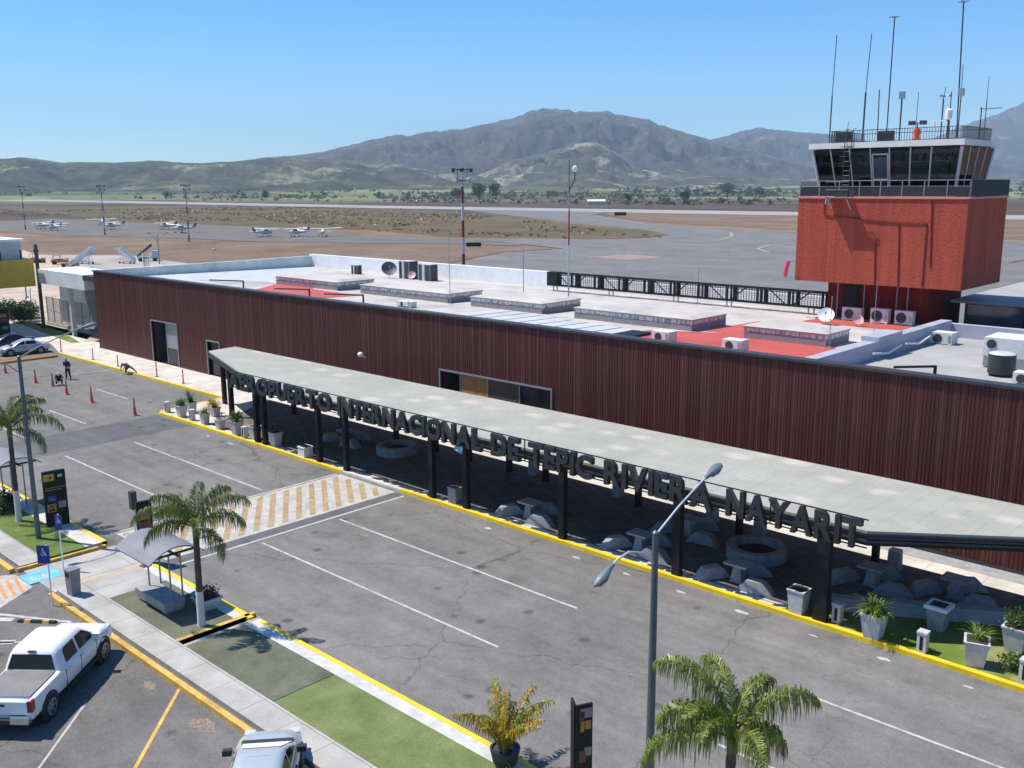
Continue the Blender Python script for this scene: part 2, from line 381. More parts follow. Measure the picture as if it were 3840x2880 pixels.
kerb([(-37.3,14.1),(-37.3,16.9)], w=-.12, z=.152, m=m_yelold)
struct('left_island_pavement', MB().prism([(-60,13.4),(-42.4,13.4),(-40.8,13.4),(-40.8,14.45),(-60,14.45)], -.05, .15), m_walk)
struct('left_island_turf', MB().prism([(-60,14.45),(-40.9,14.45),(-40.9,16.2),(-60,16.2)], -.05, .16), m_lawnl)
struct('left_island_strip', MB().prism([(-60,16.2),(-41.0,16.2),(-41.0,17.15),(-60,17.15)], -.05, .15), m_pale)
kerb([(-60,17.15),(-41.0,17.15)], w=-.22, z=.17)
kerb([(-60,13.15),(-42.3,13.15),(-40.65,13.15)], w=-.26, z=.17, m=m_yelold)
kerb([(-40.65,13.2),(-40.65,16.9)], w=-.16, z=.16, m=m_yelold)
# island beside the parked saloon, far left
struct('mulch_island', MB().prism([(-93.9,24),(-92.4,24),(-92.2,35.6),(-93.5,36.1)], -.05, .16), m_redb)
kerb([(-92.3,24),(-92.1,35.6)], w=.2, z=.2, m=m_yelold)
struct('forecourt_pavement', MB().prism([(-93.2,36.35),(-93.2,42.6),(-104,43.6),(-125,43.6),(-125,37.2),(-100,38.2)], -.05, .04), m_pale)
struct('verge_grass', MB().sheet([(-99.5,39.9),(-112,41.2),(-121,42.0),(-121,43.0),(-108,42.6),(-99,40.6)], .046), m_lawn)

# painted lines
def line(x0,x1,y,w=.105,m=m_mark): struct('lane_marking', MB().sheet([(x0,y-w/2),(x1,y-w/2),(x1,y+w/2),(x0,y+w/2)], .006), m)
for y in (21.9,26.12):
    for a,b_ in ((-70,-64) if y > 22 else (-69,-63),(-57,-42.7),(-36,-21.4),(-12.75,1.5)): line(a,b_,y)
line(-74.8,-69.4,31.6)
struct('lane_marking', MB().sheet([(-82.6,33),(-82.45,33),(-81.9,36),(-82.05,36)], .006), m_worn)
struct('lane_marking', MB().sheet([(-36.5,18),(-36.34,18),(-36.34,30.5),(-36.5,30.5)], .006), m_worn)
struct('lane_marking', MB().sheet([(-42.2,18),(-42.05,18),(-42.05,30.5),(-42.2,30.5)], .006), m_worn)
rq = random.Random(4)
for x in (-54.9,-52.2,-29.9,-24.6,-22.0,-19.4,-16.7,-13.9,-11.4,-8.7):
    q = rq.uniform(.6,1.15); n_ = 11
    struct('kerb_drip_mark', MB().sheet([(x+q*.27*math.cos(2*PI*j/n_)*rq.uniform(.6,1.15),29.98+q*.11*math.sin(2*PI*j/n_)*rq.uniform(.6,1.2)) for j in range(n_)], .006), m_mark)
struct('crosswalk', MB().sheet([(-41.95,18.0),(-37.25,18.0),(-37.25,30.6),(-41.95,30.6)], .005), m_worn)
st = MB()
dx,dy = math.cos(R(-34.5)), math.sin(R(-34.5))
def clipx(p, q, x0, x1, y0, y1):    # clip a segment to the crossing
    t0,t1 = 0,1
    for a,b_,lo,hi in ((p[0],q[0],x0,x1),(p[1],q[1],y0,y1)):
        d = b_-a
        if abs(d) < 1e-9: continue
        u,v = (lo-a)/d,(hi-a)/d
        t0 = max(t0,min(u,v)); t1 = min(t1,max(u,v))
    return (t0,t1) if t1 > t0 else None
for k in range(32):
    c = 18.6 + k*.78
    p,q = (-42-4, c-4*dy/dx), (-37+2, c+(-37+2+42)*dy/dx)
    r = clipx(p,q,-41.7,-37.5,18.2,30.3)
    if r:
        a = (p[0]+(q[0]-p[0])*r[0], p[1]+(q[1]-p[1])*r[0]); b_ = (p[0]+(q[0]-p[0])*r[1], p[1]+(q[1]-p[1])*r[1])
        st.sheet([(a[0],a[1]-.17),(b_[0],b_[1]-.17),(b_[0],b_[1]+.17),(a[0],a[1]+.17)], .009)
struct('crosswalk_stripe', st, m_worny)
# parking lot paint
def pline(a, b_, w=.13, m=m_mark, nm='parking_line'):
    a = Vector((*a,0)); b_ = Vector((*b_,0)); n = (b_-a).normalized().cross(Vector((0,0,1)))*w/2
    struct(nm, MB().sheet([(a+n)[:2],(b_+n)[:2],(b_-n)[:2],(a-n)[:2]], .006), m)
pline((-27.0,13.2),(-21.5,7.95),.11,m_yelold); pline((-23.1,13.2),(-17.6,7.95),.11,m_yelold); pline((-28.2,10.7),(-25.2,7.85),.07,m_worn)
pline((-37.3,10.95),(-34.2,12.75),.16); pline((-35.2,9.6),(-32.2,12.6),.12); pline((-34.5,10.3),(-34.1,10.75),.3); pline((-36.5,10.95),(-36.0,11.4),.3); pline((-33.7,9.3),(-33.2,9.85),.34)
hp = MB().sheet([(-42.5,10.6),(-40.3,13.05),(-38.55,13.05),(-37.4,11.4),(-39.5,9)], .005)
struct('hatched_crossing', hp, m_worn)
st = MB()
for k in range(6):
    x = 0
    y=10.9+k*.33; st.sheet([(-39.9-.02*k,y+.28),(-37.9-.07*k,y-.05),(-37.95-.07*k,y+.1),(-39.95-.02*k,y+.43)], .009)
struct('hatched_stripe', st, mat('orange_stripe_paint',(.58,.24,.07),.7,0,.2,2,stain=.3))
hb = MB().sheet([(-40.0,13.02),(-38.8,13.02),(-38.8,14.4),(-40.0,14.4)], .036)
struct('accessible_ramp_marking', hb, m_sky)
wl = MB()
for j in range(14):
    a0,a1 = R(200+j*19),R(200+(j+1)*19); c = (-39.35,13.6)
    wl.sheet([(c[0]+.34*math.cos(a0),c[1]+.34*math.sin(a0)),(c[0]+.34*math.cos(a1),c[1]+.34*math.sin(a1)),(c[0]+.24*math.cos(a1),c[1]+.24*math.sin(a1)),(c[0]+.24*math.cos(a0),c[1]+.24*math.sin(a0))], .04)
wl.sheet([(-39.5,13.8),(-39.4,13.8),(-39.4,14.25),(-39.5,14.25)],.04).sheet([(-39.5,13.75),(-39.1,13.65),(-39.0,13.4),(-38.9,13.42),(-39.02,13.75),(-39.5,13.86)],.042)
struct('accessible_symbol_marking', wl, m_mark)

for cx_,cy_,r_ in ((-24.4,12.52,.5),(-27.75,12.53,.3),(-33.4,25.6,.28)):   # broken patches in the asphalt
    rp=random.Random(int(cx_*10)); pts=[(cx_+r_*rp.uniform(.55,1.15)*1.25*math.cos(k*PI/8),cy_+r_*rp.uniform(.5,1.1)*.7*math.sin(k*PI/8)) for k in range(16)]
    struct('broken_asphalt', MB().sheet(pts,.006), m_rub)

m_patch = asphalt('patched_asphalt', (.118,.116,.115), False)
struct('asphalt_patch', MB().sheet([(-62.5,17.7),(-57.8,17.7),(-58.3,30.6),(-62.8,30.6)],.003), m_patch)
struct('asphalt_patch', MB().sheet([(-36.3,17.75),(-37.2,17.75),(-37.2,30.6),(-36.3,30.6)],.003), m_patch)
# ------------------------------------------------------------------ terminal
def cladding_mat():
    m,t,b = nt('maroon_slat_metal'); p = pos(t)
    sx = t.nodes.new('ShaderNodeSeparateXYZ'); L(t, p, sx.inputs[0])
    cell = mth(t,'FLOOR',mth(t,'DIVIDE',sx.outputs['X'],.17))
    wn = t.nodes.new('ShaderNodeTexWhiteNoise'); wn.noise_dimensions = '1D'; L(t, cell, wn.inputs['W'])
    c = ramp(t, wn.outputs['Value'], [(0,(.078,.018,.0145)),(.35,(.084,.0195,.0155)),(.65,(.091,.021,.0165)),(1,(.100,.0235,.018))])
    st = noise(t, pos(t,(3,3,.12)), 1.2, 5, .6)
    c = mix(t, 1, c, ramp(t, st, [(.3,gr(.72)),(.7,gr(1.18))]), 'MULTIPLY')
    c = mix(t, ramp(t, noise(t,p,.12,5,.6), [(.45,gr(0)),(.75,gr(.45))]), c, (.058,.022,.019))
    L(t, c, b.inputs['Base Color']); b.inputs['Roughness'].default_value = .5; b.inputs['Specular IOR Level'].default_value = .3
    return m
m_clad = cladding_mat()
m_roofw = mat('white_roof_membrane', (.46,.42,.385), .85, 0, .14, .45, .1, 6, stain=.4)
m_roofg = mat('grey_roof_membrane', (.335,.32,.31), .85, 0, .13, .5, .15, 8, stain=.2)
m_roofr = mat('red_roof_paint', (.44,.075,.055), .75, 0, .12, .45, .1, 8, stain=.25)
m_trans = mat('translucent_sheet', (.50,.50,.485), .5, 0, .08, .8, stain=.2)
def drip_mat():
    m,t,b = nt('skylight_side_drips'); p = pos(t)
    sz = t.nodes.new('ShaderNodeSeparateXYZ'); L(t, p, sz.inputs[0])
    n = noise(t, pos(t,(2.2,2.2,.15)), 1.6, 4, .8)
    edge = mth(t,'SUBTRACT',sz.outputs['Z'],mth(t,'ADD',6.98,mth(t,'MULTIPLY',n,.42)))
    mask = ramp(t, edge, [(.0,gr(0)),(.015,gr(1))])
    c = mix(t, mask, ramp(t, noise(t,p,2.5,5), [(.3,(.20,.185,.185)),(.7,(.29,.265,.265))]), ramp(t, noise(t,pos(t,(6,6,.5)),1.5,3), [(.42,(.30,.29,.28)),(.5,(.68,.67,.63))]))
    L(t, c, b.inputs['Base Color']); b.inputs['Roughness'].default_value = .8
    return m
m_drip = drip_mat()
FY = 40.3; ZT = 7.72
def zr(y): return 6.95 - .018*(y-40.5)
T = thing('terminal_building', 'long low terminal with maroon vertical slat facade and pale flat roof', 'terminal', (-40,FY,0))
O = (40,-FY,0)   # world -> local
def tb(mb, name, mats, parent=T, **k):
    mb.v = [(x+40,y-FY,z) for x,y,z in mb.v]
    return mb.build(name, mats, parent, **k)
X0,X1 = -93.6, 24
openings = [(-82.4,-77.8,.15,3.85),(-72.8,-70.9,.15,3.0),(-44.2,-35.0,.15,4.15)]
# backing wall with real openings
w = MB()
xs = sorted({X0,X1,*[o[0] for o in openings],*[o[1] for o in openings]})
for a,b_ in zip(xs,xs[1:]):
    op = [o for o in openings if o[0] <= a and b_ <= o[1]]
    w.box(a,b_,FY,FY+.35, op[0][3] if op else 0, ZT-.06)
w.box(X0,X0+.35,FY+.35,65.6,0,ZT-.1); w.box(X0,-24.2,65.3,65.6,0,5.4); 
tb(w,'wall',[m_clad])
fin = MB(); sl = MB(); x = X0; rr = random.Random(5)
while x < X1:
    wd = rr.choice([.11,.12,.13,.14]); dp = rr.choice([.02,.022,.024]); gap = rr.choice([.03,.035,.04])
    z1,z0 = ZT-.1, .32
    op = [o for o in openings if o[0]-.06 < x+wd and x < o[1]+.06]
    if op: z0 = op[0][3]+.1
    sl.box(x,x+wd,FY-dp,FY-.003,z0,z1)
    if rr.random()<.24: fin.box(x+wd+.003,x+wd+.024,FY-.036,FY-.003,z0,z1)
    x += wd+gap
tb(sl,'slat_cladding',[m_clad]); tb(fin,'painted_sun_edge',[mat('painted_sun_edge_metal',(.20,.085,.065),.5,0,.3,.8)])  # thin strips in a brighter colour stand in for sunlit slat edges
tb(MB().box(X0-.05,X1,FY-.14,FY+.5,ZT-.12,ZT),'coping',[m_dark])
pl = MB()
for a,b_ in ((X0,-82.4),(-77.8,-72.8),(-70.9,-44.2),(-35.0,X1)): pl.box(a,b_,FY-.06,FY-.003,.0,.3)
tb(pl,'plinth',[m_dark])
rf = MB()
rf.add([(X0+.35,FY+.35,zr(FY)),(-20.2,FY+.35,zr(FY)),(-20.2,65.3,zr(65.3)),(X0+.35,65.3,zr(65.3))],[(0,1,2,3)])
tb(rf,'roof',[m_roofw])
rg = MB().add([(-19.6,FY+.5,6.93),(X1,FY+.5,6.93),(X1,58.2,6.72),(-19.6,58.2,6.72)],[(0,1,2,3)])
tb(rg,'side_roof',[m_roofg])
def roofsheet(poly, dz, m, nm): tb(MB().add([(x,y,zr(y)+dz) for x,y in poly],[tuple(range(len(poly)))]), nm, [m])
roofsheet([(-72.5,44.8),(-63.0,44.9),(-62.5,48.5),(-70,49),(-77,55.3),(-80,54)],.012,m_roofr,'red_roof_area')
roofsheet([(-34.0,43.2),(-20.3,42.4),(-20.3,46),(-23.2,50.2),(-30,50.2),(-34.0,48.2)],.012,m_roofr,'red_roof_area')
roofsheet([(-31.5,50.2),(-28.2,50.2),(-28.8,56),(-31.5,57)],.012,m_roofr,'red_roof_area')
roofsheet([(-29.5,59),(-23,59),(-23,61.5),(-29.5,61.5)],.012,m_roofr,'red_roof_area')
roofsheet([(-93,46.5),(-83,43.5),(-79,47),(-80,54),(-90,64.5),(-93,64.5)],.008,m_trans,'pale_roof_area')
roofsheet([(-85.5,46.4),(-79.5,46.2),(-76.5,49.6),(-79,50.3)],.014,m_roofg,'grey_roof_area')
tr = MB()
for k in range(9):
    x = -47.3+k*1.5; tr.hexa([(x,42.6,6.98),(x+1.32,42.6,6.98),(x+1.32,48.9-.22*k,6.86),(x,48.9-.22*k,6.86),(x,42.6,7.05),(x+1.32,42.6,7.05),(x+1.32,48.9-.22*k,6.93),(x,48.9-.22*k,6.93)])
tb(tr,'translucent_panel',[m_trans])
tb(MB().box(-34.05,-32.6,43.6,46.6,6.92,7.0),'roof_hatch',[m_black])
# parapets
tb(MB().box(X0,-56.8,65.3,65.9,5.4,ZT+.18).box(-56.8,-29.8,65.3,65.85,5.4,7.55),'back_parapet',[m_white])
tb(MB().box(X0+.02,X0+.4,FY+.5,65.6,6,7.72),'end_parapet',[mat('pale_green_white',(.60,.65,.60),.7,0,.15,.6,stain=.3)])
m_par = mat('lavender_grey_parapet', (.36,.37,.43), .6, 0, .12, .8, stain=.2)
tb(MB().box(-20.2,-19.6,FY+.5,57.9,6.2,7.7).box(-20.35,-19.45,47.3,50.3,7.7,7.95),'dividing_parapet',[m_par])
tb(MB().box(-20.6,X1,57.9,58.4,6.2,7.5),'rear_parapet',[m_par])
pp = MB()
for a,b_ in ((46.5,50),(50.6,54)): pp.tube([(-19.35,a,7.25),(-19.3,(a+b_)/2,7.05),(-19.35,b_,7.25)],.05,6)
tb(pp,'service_pipe',[m_white])
# roof monitors
for (xa,xb,ya,yb) in ((-76.5,-67.3,49.6,53.6),(-64.2,-53.6,49.7,53.4),(-51.0,-44.0,49.6,53.8),(-41.0,-31.8,49.5,53.4),(-28.2,-23.2,49.4,52.3)):
    s = MB().box(xa,xb,ya,yb,zr(ya)-.1,zr(ya)+.62); r = tb(s,'roof_monitor',[m_drip])
    q = MB().frus(((xa+xb)/2,(ya+yb)/2),(xb-xa+.08,yb-ya+.08),(xb-xa+.08,yb-ya+.08),zr(ya)+.62,zr(ya)+.72).frus(((xa+xb)/2,(ya+yb)/2),(xb-xa+.2,yb-ya+.2),(xb-xa-1.2,yb-ya-1.2),zr(ya)+.72,zr(ya)+.86)
    q.v = [(x+40,y-FY,z) for x,y,z in q.v]; q.build('monitor_roof',[m_roofw],r)
# door, window and entrance glazing: frames stand proud, dark rooms behind
def glazed(nm, x0,x1,z0,z1, mull, panes):
    f = MB(); y = FY-.10
    f.box(x0-.1,x0,y,FY+.2,z0,z1).box(x1,x1+.1,y,FY+.2,z0,z1).box(x0-.1,x1+.1,y,FY+.2,z1,z1+.1)
    for mx in mull: f.box(mx-.04,mx+.04,FY+.12,FY+.22,z0,z1)
    root = tb(f,nm,[m_galv])
    bk = MB().box(x0,x1,FY+2.2,FY+2.25,z0,z1).box(x0,x1,FY+.36,FY+2.2,z1,z1+.05).box(x0-.05,x0,FY+.36,FY+2.2,z0,z1).box(x1,x1+.05,FY+.36,FY+2.2,z0,z1).box(x0,x1,FY+.36,FY+2.2,z0-.02,z0)
    bk.v = [(x+40,yy-FY,z) for x,yy,z in bk.v]; bk.build('dark_interior',[m_dark],root)
    for a,b_,c,d,m in panes:
        q = MB().box(a,b_,FY+.15,FY+.17,c,d); q.v = [(x+40,yy-FY,z) for x,yy,z in q.v]; q.build('pane',[m],root)
glazed('entrance_door',-82.4,-77.8,.15,3.85,[-80.1],[(-80.05,-77.85,1.6,3.8,m_mgrey),(-80.05,-77.85,.2,1.55,m_glass)])
glazed('window',-72.8,-70.9,.15,3.0,[],[(-72.7,-71,.2,2.95,m_glass)])
m_wood = mat('orange_wood_panel', (.42,.17,.035), .55, 0, .2, 2)
glazed('entrance_glazing',-44.2,-35.0,.15,4.15,[-42.6,-40.2,-37.6],[(-42.55,-40.25,.2,4.1,m_wood),(-40.15,-37.65,.2,4.1,mat('brown_blind',(.10,.055,.03),.6,0,.25,2)),(-37.55,-35.05,.2,4.1,m_glass)])
# glazed hall behind, right of the tower
G2 = thing('departure_hall','low grey roofed hall with dark glass front behind the side roof','building',(-10,66,0))
def gb(mb,nm,m): mb.v=[(x+10,y-66,z) for x,y,z in mb.v]; return mb.build(nm,m,G2)
gb(MB().box(-21.6,24,66,80.8,0,7.85),'wall',[m_dark])
gb(MB().box(-22.4,24,65.5,81.4,7.85,8.02),'roof',[m_roofg])
for k in range(12):
    x=-21.4+k*3.7; gb(MB().box(x,x+3.4,65.93,65.98,6.2,7.75),'pane',[m_glass2])
    gb(MB().box(x+3.42,x+3.68,65.85,65.99,6.0,7.84),'post',[m_black])
gb(MB().box(-15.5,24,62.0,63.2,6.6,6.95),'ledge',[m_white])

# ------------------------------------------------------------------ canopy and letters
def canopy_mat():
    m,t,b = nt('canopy_sheet'); p = pos(t)
    g = t.nodes.new('ShaderNodeTexVoronoi'); g.inputs['Scale'].default_value = .5; g.inputs['Randomness'].default_value = .55
    mp = t.nodes.new('ShaderNodeMapping'); mp.inputs['Scale'].default_value = (.85,1.25,1); L(t,p,mp.inputs['Vector']); L(t,mp.outputs[0],g.inputs['Vector'])
    blot = ramp(t, mth(t,'ADD',g.outputs['Distance'],mth(t,'MULTIPLY',noise(t,p,2.5,4),.22)), [(.30,gr(1)),(.50,gr(0))])
    gate = ramp(t, noise(t,p,.33,2), [(.38,gr(.15)),(.55,gr(1))])
    c = ramp(t, noise(t,p,.4,6,.65), [(.3,(.305,.305,.262)),(.5,(.345,.34,.292)),(.72,(.39,.38,.32))])
    c = mix(t, mth(t,'MULTIPLY',mth(t,'MULTIPLY',blot,gate),.72), c, (.54,.48,.42))
    sx = t.nodes.new('ShaderNodeSeparateXYZ'); L(t,p,sx.inputs[0])
    fr = mth(t,'FRACT',mth(t,'DIVIDE',sx.outputs['X'],.9))
    seam = ramp(t, fr, [(0,gr(.86)),(.035,gr(.86)),(.05,gr(1))])
    c = mix(t,1,c,seam,'MULTIPLY'); c = mix(t,1,c,ramp(t,noise(t,p,5,5,.7),[(.25,gr(.9)),(.75,gr(1.08))]),'MULTIPLY')
    L(t,c,b.inputs['Base Color']); b.inputs['Roughness'].default_value = .65; b.inputs['Specular IOR Level'].default_value=.3
    bump(t,b,seam,.3,.03)
    return m
m_can = canopy_mat()
K = thing('entrance_canopy','long flat pale canopy on black steel columns along the pavement','canopy',(-35,34,.15))
def kb(mb,nm,m,parent=K,**k): mb.v=[(x+35,y-34,z-.15) for x,y,z in mb.v]; return mb.build(nm,m,parent,**k)
can = [(-63.0,34.9),(-55.3,32.4),(-50.6,30.85),(-12.6,30.85),(-8.4,33.9),(2,41.0),(2,37.25),(-63.3,37.25)]
can = [(-63.0,34.9),(-55.3,32.4),(-50.6,30.85),(-12.6,30.85),(-8.4,33.9),(-3.8,37.25),(-63.3,37.25)]
kb(MB().prism(can,3.86,3.95),'canopy_roof',[m_can])
fa = MB(); rb = MB()
edge = can[:6]
for a,b_ in zip(edge,edge[1:]):
    a=Vector((*a,0)); b_=Vector((*b_,0)); d=(b_-a).normalized(); n=d.cross(Vector((0,0,1)))
    for z0,z1,o in ((3.78,3.86,.03),(3.66,3.74,.0),(3.54,3.62,.03)):
        fa.prism([(a+n*o)[:2],(b_+n*o)[:2],(b_-n*.06)[:2],(a-n*.06)[:2]],z0,z1)
    rb.prism([(a-n*.02)[:2],(b_-n*.02)[:2],(b_-n*.28)[:2],(a-n*.28)[:2]],3.42,3.855)
kb(fa,'fascia_rail',[m_dark]); kb(rb,'edge_beam',[m_black])
bm_ = MB()
for k in range(17):
    x=-60+k*3.05
    if x<-5: bm_.box(x-.06,x+.06,(31.15 if x<-12.6 else 31.3+(x+12.6)*.75) if x>-50.6 else (31.2+(-50.6-x)*.34),37.1,3.6,3.855)
bm_.box(-62.8,-5,36.75,36.95,3.55,3.856)
kb(bm_,'roof_beam',[m_black])
front = [(-57.9,33.5,.26),(-50.75,31.0,.26),(-49.9,31.0,.26),(-44.35,31.0,.28),(-41.85,31.0,.28),(-34.8,31.0,.28),(-32.35,31.0,.28),(-26.25,31.0,.3),(-20.25,31.0,.36),(-14.13,31.0,.5)]
rear = [(-61.9,35.3,.26)]+[(x,36.85,.24) for x in (-60,-55.5,-50,-44.6,-41,-38.2,-35.05,-32.4,-26.4,-20.85,-14.65,-8.6)]
for x,y,s in front+rear:
    c = MB().box(x-s/2,x+s/2,y-.14,y+.14,.15,3.5); kb(c,'column',[m_black])
# the name: each letter of its own, hung on two thin rails in front of the edge
S = thing('airport_name_sign','dark metal letters spelling the airport name along the canopy edge','sign',(-33,30.4,3.5))
def text_mesh(ch):
    cu = bpy.data.curves.new('t','FONT'); cu.body = ch; cu.size = 1.36; cu.extrude = .10; cu.offset = .05; cu.resolution_u = 3
    o = bpy.data.objects.new('t',cu); COL.objects.link(o); bpy.context.view_layer.update()
    me = bpy.data.meshes.new_from_object(o.evaluated_get(bpy.context.evaluated_depsgraph_get()))
    COL.objects.unlink(o); bpy.data.objects.remove(o); return me
glyph = {}
words = [('AEROPUERTO',-52.4,-42.05),('INTERNACIONAL',-41.4,-30.55),('DE',-29.9,-28.15),('TEPIC',-27.6,-24.0),('RIVIERA',-23.4,-18.3),('NAYARIT',-17.7,-12.55)]
for wd,xa,xb in words:
    dat=[]
    for ch in wd:
        if ch not in glyph:
            me=text_mesh(ch); co=np.array([v.co[:] for v in me.vertices]); glyph[ch]=(me,co[:,0].min(),co[:,0].max())
            me.name='letter'; me.materials.clear(); me.materials.append(m_letter)
        dat.append(glyph[ch])
    gap=.09; nat=sum(b_-a for _,a,b_ in dat)+gap*(len(wd)-1); s=(xb-xa)/nat; x=xa
    for me,a,b_ in dat:
        o=bpy.data.objects.new('letter',me); COL.objects.link(o); o.parent=S
        o.rotation_euler=(PI/2,0,0); o.scale=(s,1.0,1.0); o.location=(x-a*s+33,-.02,.02); x+=(b_-a+gap)*s
S.location=(-33,30.32,3.5)
rl=MB()
for z in (.02,1.0): rl.box(-19.9,20.6,.06,.10,z-.02,z+.02)
rl.build('rail',[m_black],S)
br=MB()
for k in range(14):
    x=-19+k*3; br.box(x-.02,x+.02,.10,.5,.18,.23).box(x-.02,x+.02,.10,.14,.0,1.0)
br.build('bracket',[m_black],S)

# ------------------------------------------------------------------ control tower
def stucco(name, col):
    m,t,b = nt(name); p = pos(t)
    f = noise(t,p,8.5,6,.7)
    c = ramp(t, f, [(.3,tuple(x*.80 for x in col)),(.7,tuple(x*1.15 for x in col))])
    c = mix(t,1,c,ramp(t,noise(t,pos(t,(2.4,2.4,.13)),1.0,6,.65),[(.3,gr(.76)),(.7,gr(1.14))]),'MULTIPLY')
    L(t,c,b.inputs['Base Color']); b.inputs['Roughness'].default_value=.85; b.inputs['Specular IOR Level'].default_value=.2
    bump(t,b,f,1,.07); return m
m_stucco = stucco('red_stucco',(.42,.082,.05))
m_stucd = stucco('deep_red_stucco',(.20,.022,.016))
def lattice(name, col, cell=.16, bar=.36):
    m,t,b = nt(name); b.inputs['Base Color'].default_value=(*col,1); b.inputs['Roughness'].default_value=.6
    return m
W = thing('control_tower','boxy red control tower with glazed cab and railed balcony','tower',(-25.7,64.5,0))
def wb(mb,nm,m,parent=W,**k): mb.v=[(x+25.7,y-64.5,z) for x,y,z in mb.v]; return mb.build(nm,m,parent,**k)
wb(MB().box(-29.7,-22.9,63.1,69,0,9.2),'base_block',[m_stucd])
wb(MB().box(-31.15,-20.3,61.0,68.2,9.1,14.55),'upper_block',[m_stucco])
wb(MB().box(-31.2,-20.2,60.93,68.27,14.55,14.66),'balcony_slab',[mat('pink_edge',(.62,.22,.16),.7,0,.1)])
wb(MB().box(-28.6,-27.4,63.02,63.1,6.5,8.9),'door',[m_black])
ch = MB()
for x in (-28.95,-27.1,-24.9,-24.2): ch.box(x-.04,x+.04,62.98,63.09,6.5,9.1)
wb(ch,'conduit',[m_mgrey])
rl=MB(); rr=random.Random(3)
for x,z0,z1 in ((-25.6,9.1,11.8),(-24.1,9.1,13.0),(-22.2,10.4,14.5)): rl.tube([(x,60.96,z0),(x-.05*(z1-z0),60.96,z1)],.03,5)
rl.tube([(-29.3,60.96,14.5),(-29.3,60.96,13.5),(-25.5,60.96,13.15),(-22.6,60.96,13.1),(-22.6,60.96,9.2)],.03,5)
wb(rl,'cable',[m_stucd])
# balcony rail
r=MB(); 
for x in np.arange(-31.1,-20.2,1.36): r.box(x-.025,x+.025,61.0,61.05,14.66,15.68)
for y in np.arange(61.05,68.2,1.2): r.box(-31.15,-31.1,y-.02,y+.03,14.66,15.68); r.box(-20.3,-20.25,y-.02,y+.03,14.66,15.68)
r.box(-31.15,-20.25,61.0,61.05,15.65,15.7).box(-31.15,-20.25,61.0,61.04,15.3,15.33).box(-31.15,-31.1,61.05,68.2,15.65,15.7).box(-20.3,-20.25,61.05,68.2,15.65,15.7)
wb(r,'balcony_rail',[m_mgrey])
wb(MB().box(-31.05,-20.4,61.04,61.05,14.7,15.28),'rail_panel',[mat('perforated_panel',(.11,.105,.11),.6,.2,.2,8)])
me_=MB()
for x in np.arange(-31.1,-20.3,.11): me_.box(x-.012,x+.012,61.01,61.03,14.7,15.3)
for y in np.arange(61.05,68.2,.11): me_.box(-31.14,-31.12,y-.012,y+.012,14.7,15.62)
for z in np.arange(14.75,15.3,.12): me_.box(-31.1,-20.3,61.012,61.028,z,z+.02)
wb(me_,'rail_mesh',[m_dark])
wb(MB().box(-20.245,-20.215,61.0,68.1,14.7,15.68),'side_panel',[m_black])
# cab: glass leans outward, mullions, door, roof
def lerp(a,b_,t): return a+(b_-a)*t
B0 = [(-30.25,62.15),(-21.5,62.15),(-21.5,66.9),(-30.25,66.9)]; T0=[(-30.65,61.62),(-21.15,61.62),(-21.15,67.4),(-30.65,67.4)]
zb,zt=15.15,17.66
wb(MB().hexa([(*B0[i],14.66) for i in range(4)]+[(*B0[i],zb) for i in range(4)]),'cab_wall',[m_mgrey])
def wallpt(i,u,z,out=0):
    a0,a1=B0[i],B0[(i+1)%4]; c0,c1=T0[i],T0[(i+1)%4]; t=(z-zb)/(zt-zb)
    p0=Vector((lerp(a0[0],c0[0],t),lerp(a0[1],c0[1],t),z)); p1=Vector((lerp(a1[0],c1[0],t),lerp(a1[1],c1[1],t),z))
    nrm=[Vector((0,-1,0)),Vector((1,0,0)),Vector((0,1,0)),Vector((-1,0,0))][i]
    return p0.lerp(p1,u)+nrm*out
us0=[0,.13,.265,.41,.54,.68,.815,1]; us1=[0,.25,.5,.75,1]
m_cab = mat('cab_glass',(.03,.04,.045),.05,0,.3,.4,spec=.6)
def cabglass():
    m,t,b=nt('tinted_cab_glass'); b.inputs['Base Color'].default_value=(.55,.62,.62,1); b.inputs['Roughness'].default_value=.02
    b.inputs['Transmission Weight'].default_value=0; 
    tr=t.nodes.new('ShaderNodeBsdfTransparent'); tr.inputs[0].default_value=(.42,.46,.45,1)
    gl=t.nodes.new('ShaderNodeBsdfGlossy'); gl.inputs['Roughness'].default_value=.03
    mx=t.nodes.new('ShaderNodeMixShader'); fr=t.nodes.new('ShaderNodeFresnel'); fr.inputs[0].default_value=1.45
    L(t,fr.outputs[0],mx.inputs[0]); L(t,tr.outputs[0],mx.inputs[1]); L(t,gl.outputs[0],mx.inputs[2])
    L(t,mx.outputs[0],t.nodes['Material Output'].inputs['Surface']); return m
m_cg=cabglass()
for i,us in ((0,us0),(1,us1),(2,us0),(3,us1)):
    for u0,u1 in zip(us,us[1:]):
        q=MB().slab(wallpt(i,u0,zb),wallpt(i,u1,zb),wallpt(i,u1,zt),wallpt(i,u0,zt),.02); wb(q,'cab_pane',[m_cg])
    for u in us:
        w_=.09 if u not in (0,1) else .16
        a,b_=wallpt(i,u,zb-.1,.03),wallpt(i,u,zt,.03); wb(MB().tube([a,b_],w_/2,4),'mullion',[m_lgrey])
    wb(MB().tube([wallpt(i,0,zb,.03),wallpt(i,1,zb,.03)],.05,4),'sill',[m_lgrey])
a=[wallpt(0,.425,14.7,.08),wallpt(0,.53,14.7,.08),wallpt(0,.53,17.3,.06),wallpt(0,.425,17.3,.06)]
d=MB()
for p,q in ((a[0],a[3]),(a[1],a[2]),(a[3],a[2]),(wallpt(0,.425,15.75,.08),wallpt(0,.53,15.75,.08))): d.tube([p,q],.05,4)
dr=wb(d,'cab_door',[m_lgrey])
